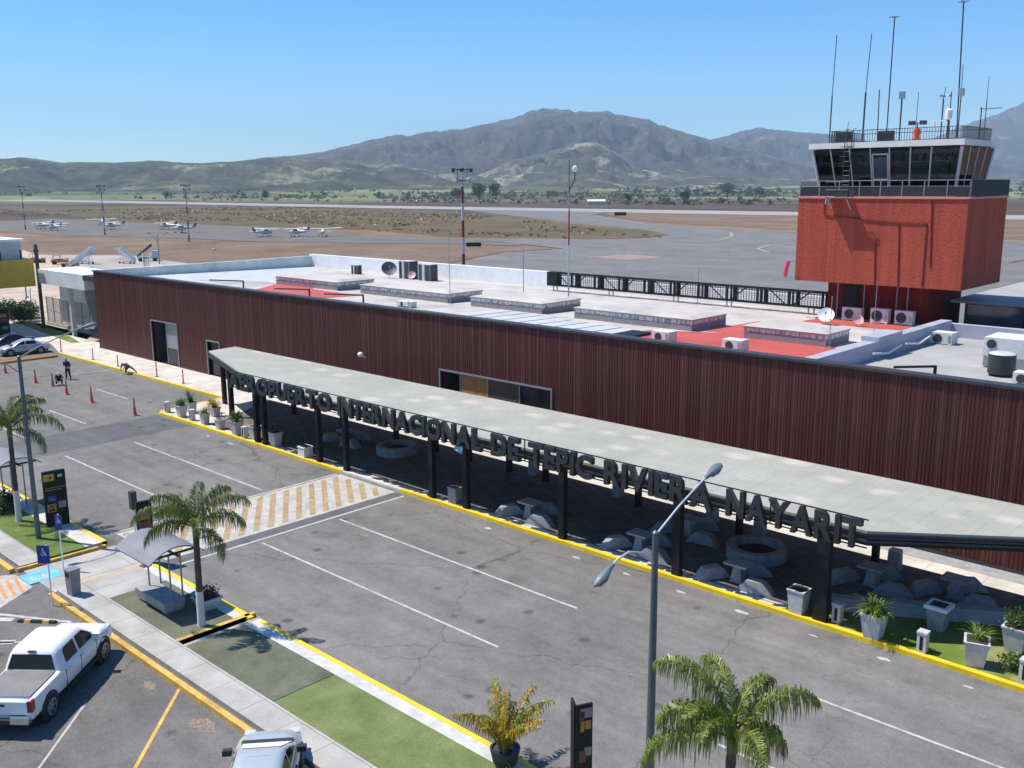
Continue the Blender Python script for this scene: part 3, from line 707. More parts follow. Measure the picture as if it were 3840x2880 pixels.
q=MB().slab(wallpt(0,.43,14.75,.07),wallpt(0,.525,14.75,.07),wallpt(0,.525,15.7,.07),wallpt(0,.43,15.7,.07),.02); q.v=[(x+25.7,y-64.5,z) for x,y,z in q.v]; q.build('door_panel',[m_black],dr)
q=MB().slab(wallpt(0,.43,15.8,.075),wallpt(0,.525,15.8,.075),wallpt(0,.525,17.1,.06),wallpt(0,.43,17.1,.06),.02); q.v=[(x+25.7,y-64.5,z) for x,y,z in q.v]; q.build('door_glass',[m_glass2],dr)
wb(MB().box(-29.5,-22.3,64.2,64.35,14.66,15.9).box(-28.5,-26,63.2,63.9,15.35,15.45).box(-25,-22.8,63.1,63.9,15.35,15.45).box(-28.3,-27.6,63.6,63.7,15.45,15.9).box(-24.3,-23.7,63.6,63.7,15.45,15.9),'control_desk',[m_dark])
wb(MB().box(-30.2,-21.6,62.2,66.85,14.66,14.69),'cab_floor',[m_dark]); 
wb(MB().box(-30.5,-21.3,61.75,67.3,17.66,17.72),'cab_ceiling',[m_dark])
wb(MB().box(-30.85,-20.95,61.42,67.6,17.72,18.08),'cab_roof',[m_offw])
r=MB()
for x in np.arange(-29.6,-21.3,.17): r.box(x-.012,x+.012,62.1,62.125,18.1,18.85)
for y in np.arange(62.1,67.2,.17): r.box(-21.35,-21.32,y,y+.025,18.1,18.85); r.box(-29.65,-29.62,y,y+.025,18.1,18.85)
for z in (18.12,18.83): r.box(-29.65,-21.3,62.09,62.13,z,z+.04).box(-21.36,-21.31,62.1,67.2,z,z+.04).box(-29.66,-29.61,62.1,67.2,z,z+.04)
r.box(-29.65,-21.3,67.18,67.22,18.83,18.87)
wb(r,'roof_rail',[m_dark])
wb(MB().box(-29.4,-28.2,62.2,62.25,18.12,18.8),'roof_rail_panel',[m_dark]); wb(MB().box(-26.6,-25.5,62.2,62.25,18.12,18.75),'roof_rail_panel',[m_dark])
# ladder and catwalk
ld=MB()
for x in (-28.35,-27.9): ld.tube([(x,61.35,15.0),(x,61.35,18.2),(x,61.5,18.9),(x,61.9,18.95)],.025,5)
for z in np.arange(15.1,18.2,.3): ld.tube([(-28.35,61.35,z),(-27.9,61.35,z)],.018,4)
for z in (16.6,17.2,17.8): ld.tube([(-28.35,61.35,z),(-28.5,61.05,z),(-28.12,60.85,z),(-27.75,61.05,z),(-27.9,61.35,z)],.016,4)
wb(ld,'ladder',[m_dark])
cw=MB().box(-28.9,-27.4,60.2,60.93,14.56,14.62).box(-28.9,-28.86,60.2,60.93,14.2,14.6)
cw.box(-28.9,-27.4,60.2,60.24,14.55,14.64)
for x in (-28.8,-27.5): cw.tube([(x,60.25,14.55),(x,60.92,13.9)],.03,5)
wb(cw,'catwalk',[m_lgrey])
cr=MB()
for x in (-28.9,-27.4): cr.tube([(x,60.22,14.6),(x,60.22,15.6)],.02,4)
for z in (15.1,15.6): cr.tube([(-28.9,60.22,z),(-27.4,60.22,z)],.018,4)
cr.box(-28.3,-27.0,60.24,60.27,14.66,15.1)
wb(cr,'catwalk_rail',[m_dark])
# ------------------------------------------------------------------ antennas on the tower roof
AG = 'antennas on the tower roof'
def antenna(name, label, x, y, segs, z0=18.08, heads=()):
    t = thing(name, label, 'antenna', (x,y,z0), 0, AG)
    mb = MB(); 
    for (za,zb_,r,dx0,dx1) in segs: mb.tube([(dx0,0,za-z0),(dx1,0,zb_-z0)],r,5)
    mb.build('mast',[m_dark],t)
    for k,(kind,z,dx) in enumerate(heads):
        h=MB()
        if kind=='cross': h.box(dx-.35,dx+.35,-.03,.03,z-z0-.03,z-z0+.03).box(dx-.03,dx+.03,-.35,.35,z-z0-.03,z-z0+.03)
        elif kind=='cups':
            for a in (0,2.1,4.2): h.tube([(dx,0,z-z0),(dx+.3*math.cos(a),.3*math.sin(a),z-z0)],.015,4); h.cbox((dx+.3*math.cos(a),.3*math.sin(a),z-z0),(.14,.14,.12))
        elif kind=='yagi':
            h.box(dx,dx+1.3,-.025,.025,z-z0-.03,z-z0+.03)
            for q in range(5): h.box(dx+.1+q*.28,dx+.12+q*.28,-.3,.3,z-z0-.015,z-z0+.015)
        elif kind=='box': h.cbox((dx,0,z-z0),(.3,.3,.45))
        h.build('antenna_head',[m_galv],t)
    return t
antenna('whip_antenna','thick stepped whip antenna at the far left corner of the tower roof',-30.2,63.0,[(18.08,21.2,.045,0,.02),(21.2,25.0,.028,.02,.1)])
antenna('whip_antenna','stepped whip antenna standing beside the ladder hoops on the tower',-28.1,63.4,[(18.08,21.3,.06,0,.02),(21.3,24.9,.028,.02,.16)])
antenna('pole_antenna','short slim pole antenna right of the ladder whip antenna',-27.1,63.4,[(18.08,21.4,.035,0,-.08)])
antenna('cross_antenna','tall antenna with small cross head in the middle of the tower roof',-26.6,63.6,[(18.08,25.8,.04,0,.0)],heads=[('cross',25.8,0)])
antenna('pole_antenna','stubby pipe antenna with blunt top right of the tall cross antenna',-25.6,63.2,[(18.08,21.0,.05,0,0)],heads=[('box',20.95,0)])
antenna('pole_antenna','very thin short antenna above the orange barrel on the tower',-24.7,63.5,[(18.08,21.1,.02,0,0)])
antenna('wind_sensor','anemometer pole with spinning cups and vane on the tower roof',-23.1,63.4,[(18.08,20.6,.045,0,0),(20.6,21.3,.02,0,.08)],heads=[('cups',20.75,.1)])
antenna('pole_antenna','short antenna left of the tallest mast on the tower',-22.55,63.2,[(18.08,20.95,.03,0,-.03)])
antenna('cross_antenna','tallest antenna mast with cross head near right end of tower roof',-22.2,63.6,[(18.08,26.2,.045,0,-.25)],heads=[('cross',26.2,-.25)])
antenna('pole_antenna','antenna with a thick joint just right of the tallest mast',-22.0,63.2,[(18.08,20.9,.035,0,0),(20.9,22.5,.022,0,-.03)],heads=[('box',20.9,0)])
antenna('yagi_antenna','yagi antenna with white horizontal boom at the right rear corner',-21.5,65.5,[(18.08,20.1,.04,0,0)],heads=[('yagi',20.0,-.1)])
antenna('whip_antenna','rightmost slim whip antenna behind the yagi boom',-21.45,66.2,[(18.08,20.6,.03,0,0),(20.6,22.0,.018,0,0)])
antenna('pole_antenna','tiny rod antenna left of the ladder on the tower roof',-29.05,63.2,[(18.08,19.5,.02,0,0)])
t=thing('radome','white drum shaped receiver on a bracket beside the tallest mast','receiver',(-22.45,62.7,18.08))
MB().tube([(0,0,0),(0,0,1.2)],.04,6).build('post',[m_dark],t); MB().lathe([(.05,1.2),(.2,1.25),(.22,1.75),(.12,1.85)],n=10).build('drum',[m_white],t,smooth=True)
MB().cbox((-.5,0,1.15),(.9,.08,.08)).cbox((-.9,0,1.0),(.2,.2,.3)).build('side_arm',[m_white],t)
t=thing('orange_barrel','small orange barrel lamp with red caps on the tower roof','beacon',(-24.3,62.7,18.08))
MB().lathe([(.2,0),(.24,.1),(.18,.3),(.24,.5),(.2,.75)],n=10).build('barrel',[m_orange],t,smooth=True); MB().cbox((-.35,0,1.1),(.35,.3,.25)).cbox((.35,0,1.1),(.35,.3,.25)).tube([(0,0,.7),(0,0,1.1)],.04,5).tube([(-.35,0,1.1),(.35,0,1.1)],.03,4).build('twin_lamp',[m_dark],t)

# ------------------------------------------------------------------ things on the terminal roof
m_acw=mat('ac_casing',(.62,.62,.59),.55,0,.08,3,obj=True,stain=.2)
def ac_unit(label, x,y,z,w=1.0,d=.45,h=.75,rz=0,group='outdoor cooling units on the roof'):
    t=thing('air_conditioner',label,'air conditioner',(x,y,z),rz,group)
    MB().box(-w/2,w/2,-d/2,d/2,.08,h).box(-w/2+.05,-w/2+.15,-d/2,d/2,0,.08).box(w/2-.15,w/2-.05,-d/2,d/2,0,.08).build('casing',[m_acw],t)
    g=MB(); g.lathe([(min(w,h)*.36,-d/2-.02),(min(w,h)*.36,-d/2-.005)],(-w*.12,0,h*.53),14,ax='Y'); g.build('fan_grille',[m_dark],t)
    f=MB()
    for k in range(6): f.box(w*.32,w*.46,-d/2-.012,-d/2-.004,h*.25+k*.07,h*.25+k*.07+.03)
    f.build('louvre',[m_mgrey],t); return t
ac_unit('brownish cooling unit behind the pink dish below the tower',-27.3,61.9,6.55,1.3,.5,.9)
ac_unit('middle cooling unit against the red tower base',-25.4,61.8,6.55,1.15,.5,1.0)
ac_unit('right cooling unit against the red tower base',-23.9,62.0,6.55,1.15,.5,.95)
ac_unit('left white cooling unit on the red painted roof',-30.5,44.7,6.88,1.15,.8,.62)
ac_unit('right white cooling unit on the red painted roof',-26.0,44.7,6.88,1.15,.8,.62)
ac_unit('white cooling unit with louvre near the grey parapet of side roof',-19.0,55.0,6.72,1.25,.9,.7)
ac_unit('small cooling unit at the right frame edge behind the facade',-12.0,45.2,6.9,.9,.7,.55)
ac_unit('low grey cooling unit behind the facade coping',-53.7,45.7,6.88,1.6,.6,.42)
t=thing('roof_chiller','large white air handling box with open side on the side roof','chiller',(-13.6,49.6,6.8))
MB().box(-1.3,1.6,-1,1,.7,1.5).box(-1.3,1.6,-1,-.2,.1,.7).build('casing',[m_acw],t); MB().box(-1.25,1.55,-1.02,-.99,.15,.62).build('coil',[m_mgrey],t)
MB().lathe([(.22,-1.04),(.22,-1.0)],(-.95,0,1.2),12,ax='Y').build('port',[m_dark],t)
MB().box(-1.1,-1,.2,.9,0,.7).box(1.3,1.4,.2,.9,0,.7).build('foot',[m_mgrey],t)
t=thing('condenser_drum','dark round drum condenser with pale top on the side roof','condenser',(-13.5,46.8,6.85))
MB().lathe([(.56,.12),(.58,.2),(.58,1.0),(.6,1.02)],n=24).build('drum',[m_dark],t,smooth=True); MB().lathe([(.57,1.02),(.5,1.08),(.1,1.1)],n=24).build('drum_top',[m_lgrey],t,smooth=True); MB().box(-.4,.4,-.4,.4,0,.12).build('base',[m_black],t)
def dish(label,x,y,z,r,m,az,tilt,arm=True):
    t=thing('satellite_dish',label,'satellite dish',(x,y,z),az,'dishes on the terminal roof')
    p=MB(); p.tube([(0,0,0),(0,0,r*1.1)],.035,6).box(-.3,.3,-.3,.3,0,.05); p.build('post',[m_galv],t)
    d=MB(); pr=[(r*k/6, .32*r*(k/6)**2) for k in range(1,7)]; d.lathe([(.01,0)]+pr,n=20,cap=False); 
    mt=Matrix.Translation((0,-.06,r*1.15))@Matrix.Rotation(R(90-tilt),4,'X')
    d.v=[tuple(mt@Vector(v)) for v in d.v]; d.build('reflector',[m],t,smooth=True)
    f=MB(); a=mt@Vector((0,-r*.95,.3*r)); b_=mt@Vector((0,0,r*.75)); f.tube([a,b_],.02,5).cbox(b_,(.1,.1,.14)); f.build('feed_arm',[m_galv],t); return t
m_pinkd=mat('pink_dish',(.70,.42,.40),.5,0,.08,2)
dish('white satellite dish on the roof left of the tower base',-27.6,58.6,6.6,.52,m_white,R(20),38)
dish('smaller pinkish satellite dish in front of the tower base',-25.95,59.4,6.55,.4,m_pinkd,R(55),34)
dish('big dark mesh dish near the white back parapet',-74.8,61.5,6.5,.78,mat('dark_mesh_dish',(.10,.11,.11),.6,.2,.2,3),R(60),35)
dish('small pink dish in front of the roof cabinets',-71.9,62.0,6.5,.4,m_pinkd,R(35),30)
def cabinet(label,x,y,z,w,d,h):
    t=thing('roof_cabinet',label,'cabinet',(x,y,z),0,'equipment cabinets by the back parapet')
    MB().box(-w/2,w/2,-d/2,d/2,0,h).build('casing',[m_lgrey],t); MB().box(w*.05,w*.48,-d/2-.02,-d/2-.004,.05,h-.05).box(-w*.45,-w*.2,-d/2-.02,-d/2-.004,.05,h-.05).build('grille',[m_dark],t)
    MB().box(w/2,w/2+.02,-d*.45,d*.45,.05,h-.05).build('side_grille',[m_dark],t)
cabinet('tall grey cabinet with dark side right of the big mesh dish',-73.0,62.5,6.5,1.5,1.2,1.8)
cabinet('grey cabinet with dark corner behind the pink dish',-69.9,62.3,6.5,1.7,1.0,1.65)
cabinet('small louvred box by the left part of the back parapet',-80.9,62.2,6.52,1.0,.6,1.0)
# slim rods
def rod(label,x,y,z,h,r=.03,ball=0,grp='slim rods on the terminal roof'):
    t=thing('lightning_rod',label,'lightning rod',(x,y,z),0,grp)
    MB().tube([(0,0,0),(0,0,h)],r,5).box(-.15,.15,-.15,.15,0,.06).build('rod',[m_galv],t)
    if ball: MB().lathe([(.02,h-ball),(ball*.8,h-ball*.5),(ball,h),(ball*.8,h+ball*.5),(.02,h+ball)],n=10).build('ball',[m_mgrey],t,smooth=True)
rod('slim rod with round grey head at the left end of the roof',-92.6,52.7,6.7,2.4,.03,.17)
rod('tall slim rod between the second and third roof monitors',-53.0,49.4,6.75,5.4,.03)
rod('slim rod standing left of the dark letter truss',-51.6,56,6.65,4.0,.035)
rod('short rod behind the dark letter truss near its middle',-40.6,63.9,6.5,2.6,.025)
rod('rod in front of the last monitor left of the parapet',-22.9,49.2,6.8,2.8,.022)
rod('rod near the dividing parapet below the tower',-23.6,56.6,6.6,3.2,.02)
t=thing('beacon_mast','slim red and white banded mast with white ball lamp on roof','mast',(-44.7,53.3,6.7)); z=0
for k,(h,m) in enumerate(((2.2,m_galv),(2.4,m_lgrey),(2.4,m_masred),(1.2,m_galv),(2.3,m_dark))):
    MB().tube([(0,0,z),(0,0,z+h)],.055 if k<4 else .025,6).build('mast_band',[m],t); z+=h
MB().tube([(0,0,8.4),(.28,.27,9.2),(.28,.27,9.7)],.04,5).build('bracket',[m_dark],t)
b_=MB(); b_.lathe([(.02,9.7),(.17,9.78),(.22,9.92),(.17,10.06),(.02,10.14)],(.28,.27),12); b_.build('ball_lamp',[m_white],t,smooth=True)
def bracket(label,x,y,l):
    t=thing('roof_bracket',label,'pipe bracket',(x,y,6.9),0,'bent pipes behind the facade edge')
    MB().tube([(0,0,-.05),(0,0,.6)],.075,6).tube([(0,0,.56),(-l,-1.4,.56)],.06,6).build('bent_pipe',[m_black],t)
bracket('bent black pipe on the roof at the left end of the red patch',-75,45.3,3.2); bracket('bent black pipe crossing the small red roof patch',-64.6,44.9,2.8); bracket('bent black pipe left of the low grey cooling unit',-58.1,45.2,3); bracket('bent black pipe on the grey side roof by the drum',-15.4,43.9,1.3)
t=thing('truss_sign','back of a long black lattice sign frame on the terminal roof','sign frame',(-42,63,6.5),0)
tr=MB(); xa,xb=-13,12.6
for z in (.55,1.62): tr.box(xa,xb,-.06,.06,z-.05,z+.05).box(xa,xb,.55,.65,z-.05,z+.05)
tr.build('chord',[m_black],t)
for k in range(11):
    x=xa+k*2.5; h=MB().box(x-.07,x+.07,-.07,.07,.5,1.66).box(x-.05,x+.05,.5,.66,.5,1.66)
    if k<10:
        s=1 if k%2 else -1; h.tube([(x+1.25-1.0*s,0,.6),(x+1.25+.3*s,0,1.6)],.05,4)
        h.box(x+.45,x+.6,.1,.5,.55,1.62)
    h.build('strut',[m_black],t)
fm=MB()
for x in np.arange(xa,xb,.22): fm.box(x-.02,x+.02,.3,.33,.55,1.62)
for z in np.arange(.6,1.62,.14): fm.box(xa,xb,.31,.33,z-.01,z+.01)
fm.build('letter_backing',[m_dark],t)
MB().box(xa-.2,xa+.9,-.1,.6,.5,1.7).build('end_box',[m_black],t)
for x in (-12.5,-12.1,-6.5,-6.1,-.2,.2,4.5,4.9,11,11.4): MB().tube([(x,0,0),(x,0,.55)],.06,5).build('leg',[m_mgrey],t)
t=thing('facade_floodlight','small white floodlight fixed on the maroon facade above the canopy','floodlight',(-51.7,40.0,4.1))
MB().cbox((0,-.2,.25),(.3,.25,.22),rx=R(25)).build('lamp_head',[m_white],t); MB().tube([(0,.2,.0),(0,-.1,.15)],.03,5).build('arm',[m_white],t)
t=thing('pink_windsock','limp pink windsock hanging beside the tower wall','windsock',(-31.5,60.6,9.3))
MB().tube([(0,0,1),(0,0,1.1)],.17,8).tube([(0,0,1.05),(-.05,-.05,.7),(-.14,-.02,.3),(-.1,0,0)],[.17,.16,.17,.09],8).build('sleeve',[mat('pink_cloth',(.75,.10,.16),.8,0,.15,3)],t,smooth=True)
MB().tube([(.4,.3,1.05),(-.1,0,1.05)],.025,5).build('arm',[m_galv],t)

# ------------------------------------------------------------------ planting
def leafmat(nm,a,b_):
    m,t,b=nt(nm); p=pos(t); oi=t.nodes.new('ShaderNodeNewGeometry')
    c=ramp(t,noise(t,p,3.1,4),[(.3,a),(.7,b_)]); c=mix(t,1,c,ramp(t,oi.outputs['Random Per Island'],[(0,gr(.6)),(1,gr(1.35))]),'MULTIPLY')
    L(t,c,b.inputs['Base Color']); b.inputs['Roughness'].default_value=.45; b.inputs['Specular IOR Level'].default_value=.4
    tl=t.nodes.new('ShaderNodeBsdfTranslucent'); L(t,mix(t,1,c,(1.6,1.7,.8),'MULTIPLY'),tl.inputs[0])
    mx=t.nodes.new('ShaderNodeMixShader'); mx.inputs[0].default_value=.28; L(t,b.outputs[0],mx.inputs[1]); L(t,tl.outputs[0],mx.inputs[2]); L(t,mx.outputs[0],t.nodes['Material Output'].inputs['Surface'])
    return m
m_palm=leafmat('palm_leaf',(.07,.09,.026),(.21,.235,.062)); m_palmy=leafmat('yellow_palm_leaf',(.26,.17,.02),(.46,.33,.04)); m_palmo=leafmat('olive_palm_leaf',(.095,.125,.024),(.27,.30,.06))
m_leaf=leafmat('green_leaf',(.035,.075,.015),(.10,.16,.035)); m_leafl=leafmat('lime_leaf',(.12,.18,.03),(.26,.30,.06)); m_agave=leafmat('agave_leaf',(.045,.06,.05),(.10,.12,.10)); m_redleaf=leafmat('red_brown_leaf',(.06,.02,.015),(.18,.05,.03)); m_bush=leafmat('dark_bush_leaf',(.015,.028,.012),(.05,.075,.03))
def frond(mb, base, az, e0, Ln, seed, leaf=.55, drop=1.5, wdt=.028, n=38, bend=1.35, stalk=.14, passes=1):
    rr=random.Random(seed); p=Vector(base); el=R(e0); seg=18; pts=[p.copy()]
    for k in range(seg):
        s=k/seg; el=max(el-R(bend*105/seg)*(s**.7)*1.25,R(-82))
        az_=az+.12*math.sin(s*3+seed)
        p=p+Vector((math.cos(az_)*math.cos(el),math.sin(az_)*math.cos(el),math.sin(el)))*(Ln/seg); pts.append(p.copy())
    mb.tube(pts,[.035*(1-.85*k/seg) for k in range(seg+1)],5)
    for k in range(n):
        s=stalk+(1-stalk)*(k+.5)/n; i=min(int(s*seg),seg-1); q=pts[i].lerp(pts[i+1],s*seg-i); d=(pts[i+1]-pts[i]).normalized()
        side=d.cross(Vector((0,0,1))); side=side.normalized() if side.length>.01 else Vector((1,0,0))
        for sg in (1,-1):
            for _ in range(passes):
                ll=leaf*(math.sin(PI*min(1,.16+s*.80))**.6)*rr.uniform(.7,1.2)
                dirn=(side*sg*rr.uniform(.4,1.0)+d*rr.uniform(.2,.8)+Vector((0,0,rr.uniform(-.2,.6)))).normalized()
                m1=q+dirn*ll*.32; d2=(dirn*.6+Vector((0,0,-drop*rr.uniform(.6,1.2)))).normalized(); m2=m1+d2*ll*.4; d3=(d2*.5+Vector((rr.uniform(-.15,.15),rr.uniform(-.15,.15),-drop))).normalized(); e=m2+d3*ll*.5
                wv=d*wdt*rr.uniform(.8,1.3)
                mb.add([q-wv*.5,q+wv*.5,m1+wv*.7,m1-wv*.7,m2+wv*.55,m2-wv*.55,e],[(0,1,2,3),(3,2,4,5),(5,4,6)])
def palm(name,label,x,y,z,th,fr,leaf,seed,m=m_palm,r0=.16,lime=1.3,group='tall palms on the median',r1=.10,**kw):
    t=thing(name,label,'palm tree',(x,y,z),0,group); n=12; pr=[]
    b_=MB(); lean=.08
    zs=[lime+(th-lime)*k/14 for k in range(15)]
    b_.tube([(lean*(q/th)**2,0,q) for q in zs],[(r0+(r1-r0)*(q/th))*(1.06 if k%2 else .97) for k,q in enumerate(zs)],10); b_.build('trunk',[m_bark],t,smooth=True)
    MB().tube([(0,0,-.05),(0,0,.15),(0,0,lime)],[r0*1.25,r0*1.08,r0],10).build('limewashed_base',[m_lime],t,smooth=True)
    c=MB()
    for k,(az,e0,Ln) in enumerate(fr): frond(c,(lean,0,th),R(az),e0,Ln,seed*100+k,leaf,**kw)
    c.build('crown',[m],t,fix=False)
    s=MB(); s.tube([(lean,0,th-.35),(lean,0,th),(lean+.02,0,th+.5)],[r1*1.25,r1*1.2,.03],8)
    s.build('crown_shaft',[m_palmo],t,smooth=True); return t
# azimuths: image right is 43 deg, away is 133, left 223, towards the camera 313
palm('palm_tree','palm with limewashed base on the turf island beside the bench shelter',-30.14,15.69,.15,3.72,
     [(222,42,2.7),(228,20,2.2),(212,72,2.2),(140,82,2.1),(43,64,2.6),(38,44,2.2),(30,-8,1.7),(80,80,2.1),(330,50,1.8),(270,70,2.0),(180,64,2.0)],.62,3,m_palm,.13,1.32,drop=1.7,n=42,bend=1.4,wdt=.02,passes=2)
palm('palm_tree','palm at the left frame edge in front of the street lamp',-46.66,15.52,.15,4.45,
     [(43,40,3.1),(30,66,2.5),(60,76,2.4),(40,2,2.2),(140,72,2.4),(205,74,2.4),(224,45,2.6),(265,62,2.4),(318,60,2.2),(100,84,2.2)],.65,5,m_palm,.13,1.5,drop=1.7,n=42,bend=1.4,wdt=.02,passes=2)
palm('palm_tree','large palm crown in front of the near street lamp',-9.35,16.5,.15,4.0,
     [(203,78,2.6),(224,14,2.5),(218,48,1.9),(150,86,2.1),(43,62,2.3),(36,30,1.3),(80,80,1.8),(330,46,1.6),(275,62,1.7),(250,70,1.8)],.72,8,m_palmo,.14,1.3,drop=2.2,n=46,bend=1.45,wdt=.02,passes=2)
def bigpot(nm,label,x,y,z,h,w0,w1,m,cat='planter',rz=0,soil=True,rim=None,grp=None):
    t=thing(nm,label,cat,(x,y,z),rz,grp)
    p=MB().frus((0,0),(w0,w0),(w1,w1),0,h-.06).frus((0,0),(w1+.05,w1+.05),(w1+.06,w1+.06),h-.06,h)
    p.build('pot',[m],t)
    MB().frus((0,0),(w1-.1,w1-.1),(w1-.1,w1-.1),h-.02,h+.012).build('soil',[m_soil],t)
    if rim: 
        q=MB(); a=w1/2+.05
        q.box(-a,a,-a,-a+.12,h-.1,h+.03).box(-a,a,a-.12,a,h-.1,h+.03).box(-a,-a+.12,-a+.12,a-.12,h-.1,h+.03).box(a-.12,a,-a+.12,a-.12,h-.1,h+.03); q.build('rim',[rim],t)
    return t
def tuft(t,n,ln,wd,m,z,seed,e=(35,88),r=.1,droop=1.0,nm='foliage'):
    rr=random.Random(seed); c=MB()
    for k in range(n):
        az=rr.uniform(0,2*PI); el=R(rr.uniform(*e)); l=ln*rr.uniform(.6,1.15); q=Vector((r*rr.uniform(-1,1),r*rr.uniform(-1,1),z)); prev=None
        for s in range(5):
            w=wd*(1-(s/4)**1.6)*.5+.002; side=Vector((-math.sin(az),math.cos(az),0))*w
            if prev is not None: c.add([prev[0],prev[1],q+side,q-side],[(0,1,2,3)])
            prev=(q-side,q+side); q=q+Vector((math.cos(az)*math.cos(el),math.sin(az)*math.cos(el),math.sin(el)))*l/4; el-=R(18*droop)
    c.build(nm,[m],t,fix=False)
def shrubby(t,n,rad,m,c0,seed,leaf=.12,flat=.8,nm='foliage'):
    rr=random.Random(seed); c=MB()
    for k in range(n):
        v=Vector((rr.gauss(0,1),rr.gauss(0,1),rr.gauss(0,1)*flat)).normalized()*rad*rr.uniform(.45,1.08)*(1+.25*math.sin(3*k)); v.z=v.z*flat+c0
        a=Vector((rr.uniform(-1,1),rr.uniform(-1,1),rr.uniform(-.6,1))).normalized()*leaf*rr.uniform(.6,1.4); b_=a.cross(Vector((rr.uniform(-1,1),rr.uniform(-1,1),rr.uniform(-1,1)))).normalized()*leaf*.45
        c.add([v-a*.5,v+b_*.5,v+a*.5,v-b_*.5],[(0,1,2,3)])
    c.build(nm,[m],t,fix=False)
PG='potted plants along the right lawn'
t=bigpot('planter','bright pale tapered pot with withered twigs left of the thick column',-15.05,31.1,.17,.9,.5,.62,m_pot,grp=PG); tuft(t,14,.3,.02,m_redleaf,.88,1,nm='twigs')
t=bigpot('planter','pale tapered pot with bushy lime grass by the yellow kerb',-12.2,31.0,.17,.88,.5,.72,m_pot,grp=PG); tuft(t,190,.95,.035,m_leafl,.85,2,(25,85),.2,1.3)
t=bigpot('planter','grey tapered pot with white square rim in the lawn',-10.8,33.1,.17,.9,.5,.68,m_concd,rim=m_white,grp=PG); tuft(t,10,.35,.02,m_redleaf,.9,3,nm='twigs')
t=bigpot('planter','leaning pale pot with sparse palm seedling on the dry grass',-8.95,31.3,.17,.88,.5,.72,m_pot,rz=.3,grp=PG); tuft(t,60,.75,.03,m_leafl,.85,4,(40,88),.1,1.1)
t=bigpot('planter','pale pot with round green shrub at the right frame edge',-8.3,33.2,.17,.9,.5,.74,m_pot,grp=PG); shrubby(t,360,.46,m_leaf,1.15,5,.13); tuft(t,40,.5,.03,m_leaf,.9,6,nm='grass_blades')
t=thing('shrub','low dark green shrub beside the bollard at the right frame edge','shrub',(-7.95,31.75,.17)); shrubby(t,300,.4,m_leaf,.32,7,.13); tuft(t,20,.4,.03,m_leaf,.05,9,nm='stems')
PL='potted plants at the left end of the canopy'
for k,(x,y,h,w,kind,lab) in enumerate([(-60.5,31.2,.8,.58,'bush','cement pot with rounded green plant, nearest the kerb corner'),(-61.2,32.3,.75,.58,'agave','pot with dark spiky agave behind the first round plant'),(-57.5,31.25,.72,.5,'yellow','pot with drooping yellow palm leaves in the front row'),(-55.5,31.2,.65,.5,'none','bare cement pot between the yellow palm and the leafy pot'),(-58.9,32.8,.65,.55,'yellow2','pot with tall yellow leafed plant in the second row'),(-53.4,31.15,.88,.62,'leafy','pot with broad green leaves near the twin columns'),(-51.55,31.3,.85,.62,'none','broad grey pot in front of the twin columns'),(-60.0,33.2,.65,.5,'yellow','pot with small yellow plant behind the agave pot')]):
    t=bigpot('planter',lab,x,y,.15,h,w*.72,w,m_pot,grp=PL)
    if kind=='bush': shrubby(t,220,.36,m_leaf,h+.22,20+k,.14); tuft(t,25,.5,.04,m_leaf,h,20+k,nm='blades')
    if kind=='agave': tuft(t,70,.95,.06,m_agave,h,20+k,(25,85),.1,.35)
    if kind.startswith('yellow'): tuft(t,46,.75 if kind=='yellow' else 1.0,.075,m_palmy,h,20+k,(35,85),.1,1.4); tuft(t,20,.6,.06,m_leafl,h,40+k,(30,80),.1,1.2,nm='lower_leaves')
    if kind=='leafy': shrubby(t,200,.45,m_leaf,h+.32,20+k,.22); tuft(t,22,.75,.07,m_leaf,h,20+k,nm='blades')
t=bigpot('planter','white square box planter under the canopy near the road edge',-45.9,31.1,.15,.62,.6,.62,m_white); tuft(t,12,.2,.03,m_bush,.6,60)
t=bigpot('planter','light pot with dark bush beside the twin columns under the canopy',-49.25,31.3,.15,.85,.45,.6,m_pot); shrubby(t,160,.4,m_bush,1.1,61,.14)
t=bigpot('planter','plain grey box planter between two columns under the canopy',-33.45,31.3,.15,.8,.55,.55,m_concd)
# yellow areca in dark pot, bottom of the photograph
t=thing('areca_palm','yellow areca palm in dark pot on the white median strip','potted palm',(-16.35,16.95,.15))
MB().lathe([(.26,0),(.34,.12),(.40,.42),(.42,.5),(.37,.5),(.36,.44)],n=18).build('pot',[mat('charcoal_pot',(.05,.05,.06),.5,0,.2,3)],t,smooth=True); MB().lathe([(.36,.43),(.02,.45)],n=14).build('soil',[m_soil],t)
c=MB(); c2=MB(); rr=random.Random(9)
for k in range(26):
    (c if k%3 else c2).v; frond(c if k%3 else c2,(rr.uniform(-.12,.12),rr.uniform(-.12,.12),.45),rr.uniform(0,2*PI),rr.uniform(62,88),rr.uniform(1.2,2.0),900+k,.36,1.0,.03,20,.85,.3)
c.build('fronds',[m_palmy],t,fix=False); c2.build('green_fronds',[m_palmo],t,fix=False)
t=thing('shrub','low yellow tinged shrub beside the dark areca pot','shrub',(-15.5,16.5,.15)); tuft(t,60,.5,.05,m_palmy,.02,77,(30,85),.2,1.1); tuft(t,30,.4,.05,m_leafl,.02,78,(20,70),.2,1.1,nm='lower_leaves')
t=bigpot('planter','white bowl with red brown leaves behind the median palm',-31.35,16.6,.15,.45,.55,.8,m_lgrey); shrubby(t,320,.42,m_redleaf,.62,70,.13,.7)
